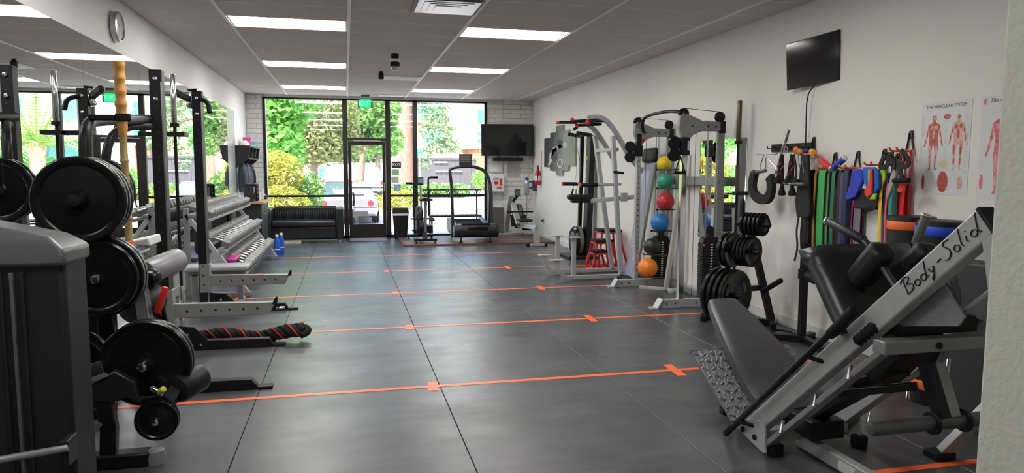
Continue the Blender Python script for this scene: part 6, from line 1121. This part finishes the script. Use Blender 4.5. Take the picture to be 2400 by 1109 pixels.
# parked silver car, tail towards the gym
CARM = M('silver_car_paint', (.24, .24, .27), .3, .4, coat=.5); CARD = M('car_black_trim', (.02, .02, .023), .5); TAIL = M('red_tail_lamp', (.60, .03, .04), .2); CGL = M('car_glass', (.14, .20, .18), .05, .1)
def car(lab, x, y, paint, s=1., suv=False, kind='car'):
    t = thing('parked_car', lab, 'car', (x, y, GZ)); z0 = GZ; w = .90*s; L = 4.2*s; bh = (.82 if not suv else 1.0)*s; rh = (1.20 if not suv else 1.70)*s
    def ring(yy, hw, zb, zt, inn): return [V((x+sx, y+yy, z0+zz)) for sx, zz in ((-hw*.93, zb), (-hw, zb+.18*s), (-hw, zt-.22*s), (-hw*inn, zt-.03*s), (-hw*.5, zt), (hw*.5, zt), (hw*inn, zt-.03*s), (hw, zt-.22*s), (hw, zb+.18*s), (hw*.93, zb))]
    part('body', B().loft([ring(0, w*.90, .32*s, bh*.86, .86), ring(.12*s, w*.97, .24*s, bh*.97, .88), ring(.7*s, w, .2*s, bh, .9), ring(2.4*s, w, .2*s, bh*.98, .9), ring(3.6*s, w*.97, .2*s, bh*.86, .88), ring(L, w*.85, .3*s, bh*.66, .8)]), paint, t)
    def cab(yy, hw, zt): return [V((x-hw, y+yy, z0+bh*.95)), V((x-hw*.8, y+yy, z0+zt)), V((x+hw*.8, y+yy, z0+zt)), V((x+hw, y+yy, z0+bh*.95))]
    c0, c1, c2, c3 = (.75, 1.35, 1.95, 2.75) if not suv else (.08, .35, 2.3, 3.0)
    part('roof', B().loft([[V((x-w*.70, y+c1*s, z0+rh-.03)), V((x-w*.70, y+c1*s, z0+rh)), V((x+w*.70, y+c1*s, z0+rh)), V((x+w*.70, y+c1*s, z0+rh-.03))], [V((x-w*.72, y+c2*s, z0+rh-.02)), V((x-w*.70, y+c2*s, z0+rh+.01)), V((x+w*.70, y+c2*s, z0+rh+.01)), V((x+w*.72, y+c2*s, z0+rh-.02))]]), paint, t)
    part('rear_window', B().prism([(x-w*.86, y+c0*s, z0+bh*.97), (x+w*.86, y+c0*s, z0+bh*.97), (x+w*.68, y+c1*s, z0+rh-.02), (x-w*.68, y+c1*s, z0+rh-.02)], (0, .01, .01)), CGL, t, sm=False)
    part('windscreen', B().prism([(x-w*.86, y+c3*s, z0+bh*.96), (x+w*.86, y+c3*s, z0+bh*.96), (x+w*.68, y+c2*s, z0+rh-.02), (x-w*.68, y+c2*s, z0+rh-.02)], (0, .01, .01)), CGL, t, sm=False)
    for sx in (-1, 1):
        part('side_window', B().prism([(x+sx*w*.90, y+c0*s, z0+bh*.95), (x+sx*w*.90, y+c3*s, z0+bh*.95), (x+sx*w*.71, y+c2*s, z0+rh-.02), (x+sx*w*.71, y+c1*s, z0+rh-.02)], (-sx*.01, 0, 0)), CGL, t, sm=False)
        part('tail_light', B().lathe([(.10*s, 0), (.09*s, -.03), (.04*s, -.04)], (x+sx*w*.72, y+.03, z0+bh*.74), (0, 1, 0), 18) if not suv else B().box((x+sx*w*.84, y-.0, z0+bh*.85), (.12, .06, .25)), TAIL, t)
        part('door_mirror', B().ball((x+sx*w*1.13, y+2.45*s, z0+bh*1.02), .10*s, 12, 8, (1, .6, .75)), CARD if not suv else paint, t)
        for yy in (.75, 3.35):
            wl_ = part('wheel', B().lathe([(.08, -.1), (.29*s, -.1), (.32*s, -.07), (.32*s, .07), (.29*s, .1), (.08, .1)], (x+sx*w*.90, y+yy*s, z0+.32*s), (1, 0, 0), 22), RUB, t); part('rim', B().lathe([(.2*s, .105), (.17*s, .09), (.05, .11)], (x+sx*w*.90, y+yy*s, z0+.32*s), (sx, 0, 0), 18), STEEL, wl_)
    part('bumper_trim', B().bb((x-w*.62, y-.03, z0+.24*s), (x+w*.62, y+.12, z0+.40*s)), CARD, t, bev=.02); part('number_plate', B().bb((x-.16, y-.035, z0+.45*s), (x+.16, y-.02, z0+.58*s)), WHT, t, sm=False)
    if not suv: part('boot_recess', B().prism([(x-w*.42, y+.02, z0+bh*.68), (x+w*.42, y+.02, z0+bh*.68), (x+w*.55, y+.62, z0+bh*1.01), (x-w*.55, y+.62, z0+bh*1.01)], (0, -.02, .03)), CARD, t)
    return t
car('silver sports car parked tail first outside the door', .03, 20.6, CARM); car('white pickup style vehicle parked behind the street tree', 1.25, 40.0, M('white_car_paint', (.75, .75, .76), .3, 0, coat=.5), .95, True); car('white van parked at the far left of the driveway tree', -.6, 44.0, M('white_car_paint', (.75, .75, .76)), .95, True)
t = thing('dumpster', 'blue steel container standing by the far white wall', 'container', (-1.35, 50, GZ)); part('body', B().loft([[V((-1.35+sx*a, 50+sy*.5, GZ+z)) for sx, sy in ((-1, -1), (1, -1), (1, 1), (-1, 1))] for a, z in ((.38, .95), (.42, 1.6))]), M('container_blue', (.04, .25, .62), .5), t); part('white_logo', B().bb((-1.55, 49.48, GZ+1.2), (-1.15, 49.495, GZ+1.35)), WHT, t, sm=False)
part('stand', B().bb((-1.75, 49.6, GZ), (-.95, 50.4, GZ+.95)), CONC, t, sm=False)
struct('wall_boundary', B().bb((-20, 54, GZ), (3.2, 54.3, 1.9)), M('white_boundary_wall', (.52, .50, .49), .7, 0, .05, .5))
# far buildings
YEL = M('pale_yellow_render', (.34, .31, .165), .8, 0, .04, .5); TEALG = M('teal_window_glass', (.10, .34, .36), .08, .3); BRK = M('terracotta_brick', (.36, .16, .10), .8, 0, .12, 4); SLAT = M('dark_slat_metal', (.075, .07, .09), .5)
t = thing('office_building', 'pale yellow two storey building with teal windows', 'building', (13, 62, GZ)); part('wall', B().bb((5.6, 60, GZ), (40, 72, 12)), YEL, t, sm=False)
for x0, x1, z0, z1 in ((5.9, 8.05, 5.6, 8.0), (6.4, 8.05, 3.45, 4.75), (11.0, 13.2, 5.3, 6.6), (11.0, 13.2, 3.5, 4.7), (15.5, 18, 5.3, 6.6), (15.5, 18, 3.5, 4.7), (20.5, 23, 5.3, 6.6), (20.5, 23, 3.5, 4.7)):
    f_ = part('window', B().bb((x0, 59.96, z0), (x1, 60.05, z1)), M('window_frame_pale', (.5, .5, .45), .6), t, sm=False); part('pane', B().bb((x0+.05, 59.94, z0+.05), ((x0+x1)/2-.03, 59.965, z1-.05)), TEALG, f_, sm=False); part('pane', B().bb(((x0+x1)/2+.03, 59.94, z0+.05), (x1-.05, 59.965, z1-.05)), TEALG, f_, sm=False)
part('brick_wing', B().bb((10.1, 57.0, GZ), (16, 60, 3.1)), BRK, t, sm=False); part('wing_cap', B().bb((9.6, 56.8, 3.1), (16.2, 60, 3.55)), M('grey_fascia', (.42, .40, .40), .6), t, sm=False); part('wing_window', B().bb((11.3, 56.95, .5), (13.2, 57.02, 2.4)), TEALG, t, sm=False)
t = thing('garage_front', 'dark slatted garage wall below the yellow building', 'building', (7.2, 53, GZ))
n_ = 11
for i in range(n_): part('slat', B().bb((5.1+.40*i, 52.0, GZ), (5.48+.40*i, 52.12, 2.15)), SLAT, t, sm=False)
part('lintel', B().bb((5.0, 51.9, 2.15), (9.6, 52.2, 2.3)), SLAT, t, sm=False); part('strip_light', B().bb((6.3, 51.88, 1.9), (7.3, 51.95, 2.0)), WHT, t, sm=False); part('strip_light', B().bb((6.4, 51.88, 1.25), (8.4, 51.95, 1.32)), WHT, t, sm=False)
t = thing('street_sign', 'thin post with a small green street sign outside', 'sign', (4.55, 45, GZ)); part('post', B().cyl((4.55, 45, GZ), (4.55, 45, 2.5), .05), M('white_post', (.7, .7, .68), .5), t); part('blade', B().bb((4.35, 44.95, 2.3), (4.75, 44.98, 2.75)), M('street_green', (.03, .42, .35), .5), t, sm=False)
# white storefront and palm, seen in the mirror
t = thing('storefront_building', 'white storefront building with columns beyond the parking lot', 'building', (15, 50, GZ)); WB = M('white_building_render', (.74, .73, .70), .8)
part('wall', B().bb((10.9, 49, GZ), (24, 56.4, 7)), WB, t, sm=False); part('glass_front', B().bb((11.2, 48.9, .2), (23.5, 49.02, 3.1)), TEALG, t, sm=False); part('canopy', B().bb((10.7, 47.6, 3.3), (24, 49, 3.8)), M('grey_fascia', (.42, .40, .40)), t, sm=False); part('sign_band', B().bb((10.9, 48.95, 6.0), (24, 49.05, 6.6)), BRK, t, sm=False)
for i in range(5): part('column', B().bb((11.1+2.9*i, 47.8, GZ), (11.5+2.9*i, 48.2, 3.3)), WB, t, sm=False)
for x0, x1 in ((11.6, 13.4), (15, 17), (19, 21)): part('upper_window', B().bb((x0, 48.93, 4.3), (x1, 49.03, 5.7)), TEALG, t, sm=False)
t = thing('palm_tree', 'feathery palm tree with arching fronds beyond the parking lot', 'palm', (7.3, 30, GZ)); pb_ = V((7.3, 30, GZ)); part('trunk', B().lathe([(.34, 0), (.28, .4), (.26, 1.9), (.34, 2.3), (.2, 2.6)], pb_, (0, 0, 1), 16), M('palm_bark', (.36, .28, .20), .9, 0, .3, 8, .8, 16), t)
PALM = leafmat('palm_leaf', (.30, .48, .14), .4); rnd = random.Random(5)
for k in range(26):
    az = k*2.4; el = .25+1.15*((k*7) % 26)/26; L_ = 2.5; b = B(); pts = []
    for i in range(9): f_ = i/8; r_ = L_*f_*math.cos(el)*1.0; z_ = 2.4+L_*f_*math.sin(el)-1.5*f_*f_*math.cos(el); pts.append(pb_+V((r_*math.cos(az), r_*math.sin(az), z_)))
    b.tube(pts, .018, 5); sd = V((-math.sin(az), math.cos(az), 0))
    for i in range(1, 9):
        for j in (0, .5):
            p = pts[i-1].lerp(pts[i], j); d_ = (pts[i]-pts[i-1]).normalized(); l_ = .55*(1-.5*i/8)
            for s_ in (-1, 1): e = p+sd*s_*l_+d_*l_*.5-V((0, 0, .12)); b.add([p-d_*.03, p+d_*.03, e], [(0, 1, 2)])
    part('frond', b, PALM, t, sm=False)
bush('broad green shrub mass under the palm', (8.6, 31, .9), (2.2, 1.2, 1.3), 2600, .11, LGREEN, 21); bush('tall green shrub to the right of the palm', (11.5, 34, 1.6), (2.0, 1.4, 2.2), 2600, .13, MGREEN, 22)
# lattice bench on the walkway outside the right window
t = thing('lattice_bench', 'black metal lattice bench just outside the right window', 'bench', (2.5, 17.0, GZ+.04)); z0 = GZ+.04; by = 16.95
part('back_rail', B().bb((1.78, by, .99), (3.22, by+.03, 1.02)), BLK, t, sm=False); part('back_rail', B().bb((1.78, by, .83), (3.22, by+.03, .86)), BLK, t, sm=False); part('seat_rail', B().bb((1.9, by-.42, .37), (3.15, by-.39, .41)), BLK, t, sm=False); part('seat_rail', B().bb((1.9, by-.02, .37), (3.15, by+.01, .41)), BLK, t, sm=False)
for x0, x1 in ((1.80, 2.12), (2.34, 2.66), (2.88, 3.20)):
    b = B(); nn = 5
    for i in range(nn):
        u = x0+(x1-x0)*i/nn; v = x0+(x1-x0)*(i+1)/nn; b.beam((u, by+.015, .86), (v, by+.015, .99), .012, .012, (0, 1, 0)); b.beam((v, by+.015, .86), (u, by+.015, .99), .012, .012, (0, 1, 0))
    part('lattice_panel', b, BLK, t, kind='stuff', sm=False)
for i in range(12): part('seat_slat', B().bb((1.92+.104*i, by-.40, .39), (1.99+.104*i, by, .405)), BLK, t, sm=False)
for x in (1.95, 3.1):
    for y in (by-.40, by+.01): part('leg', B().bb((x-.02, y-.02, z0), (x+.02, y+.02, .40 if y < by else 1.02)), BLK, t, sm=False)
for o in (P45, P25, P10, P5, PL45): drop(o)
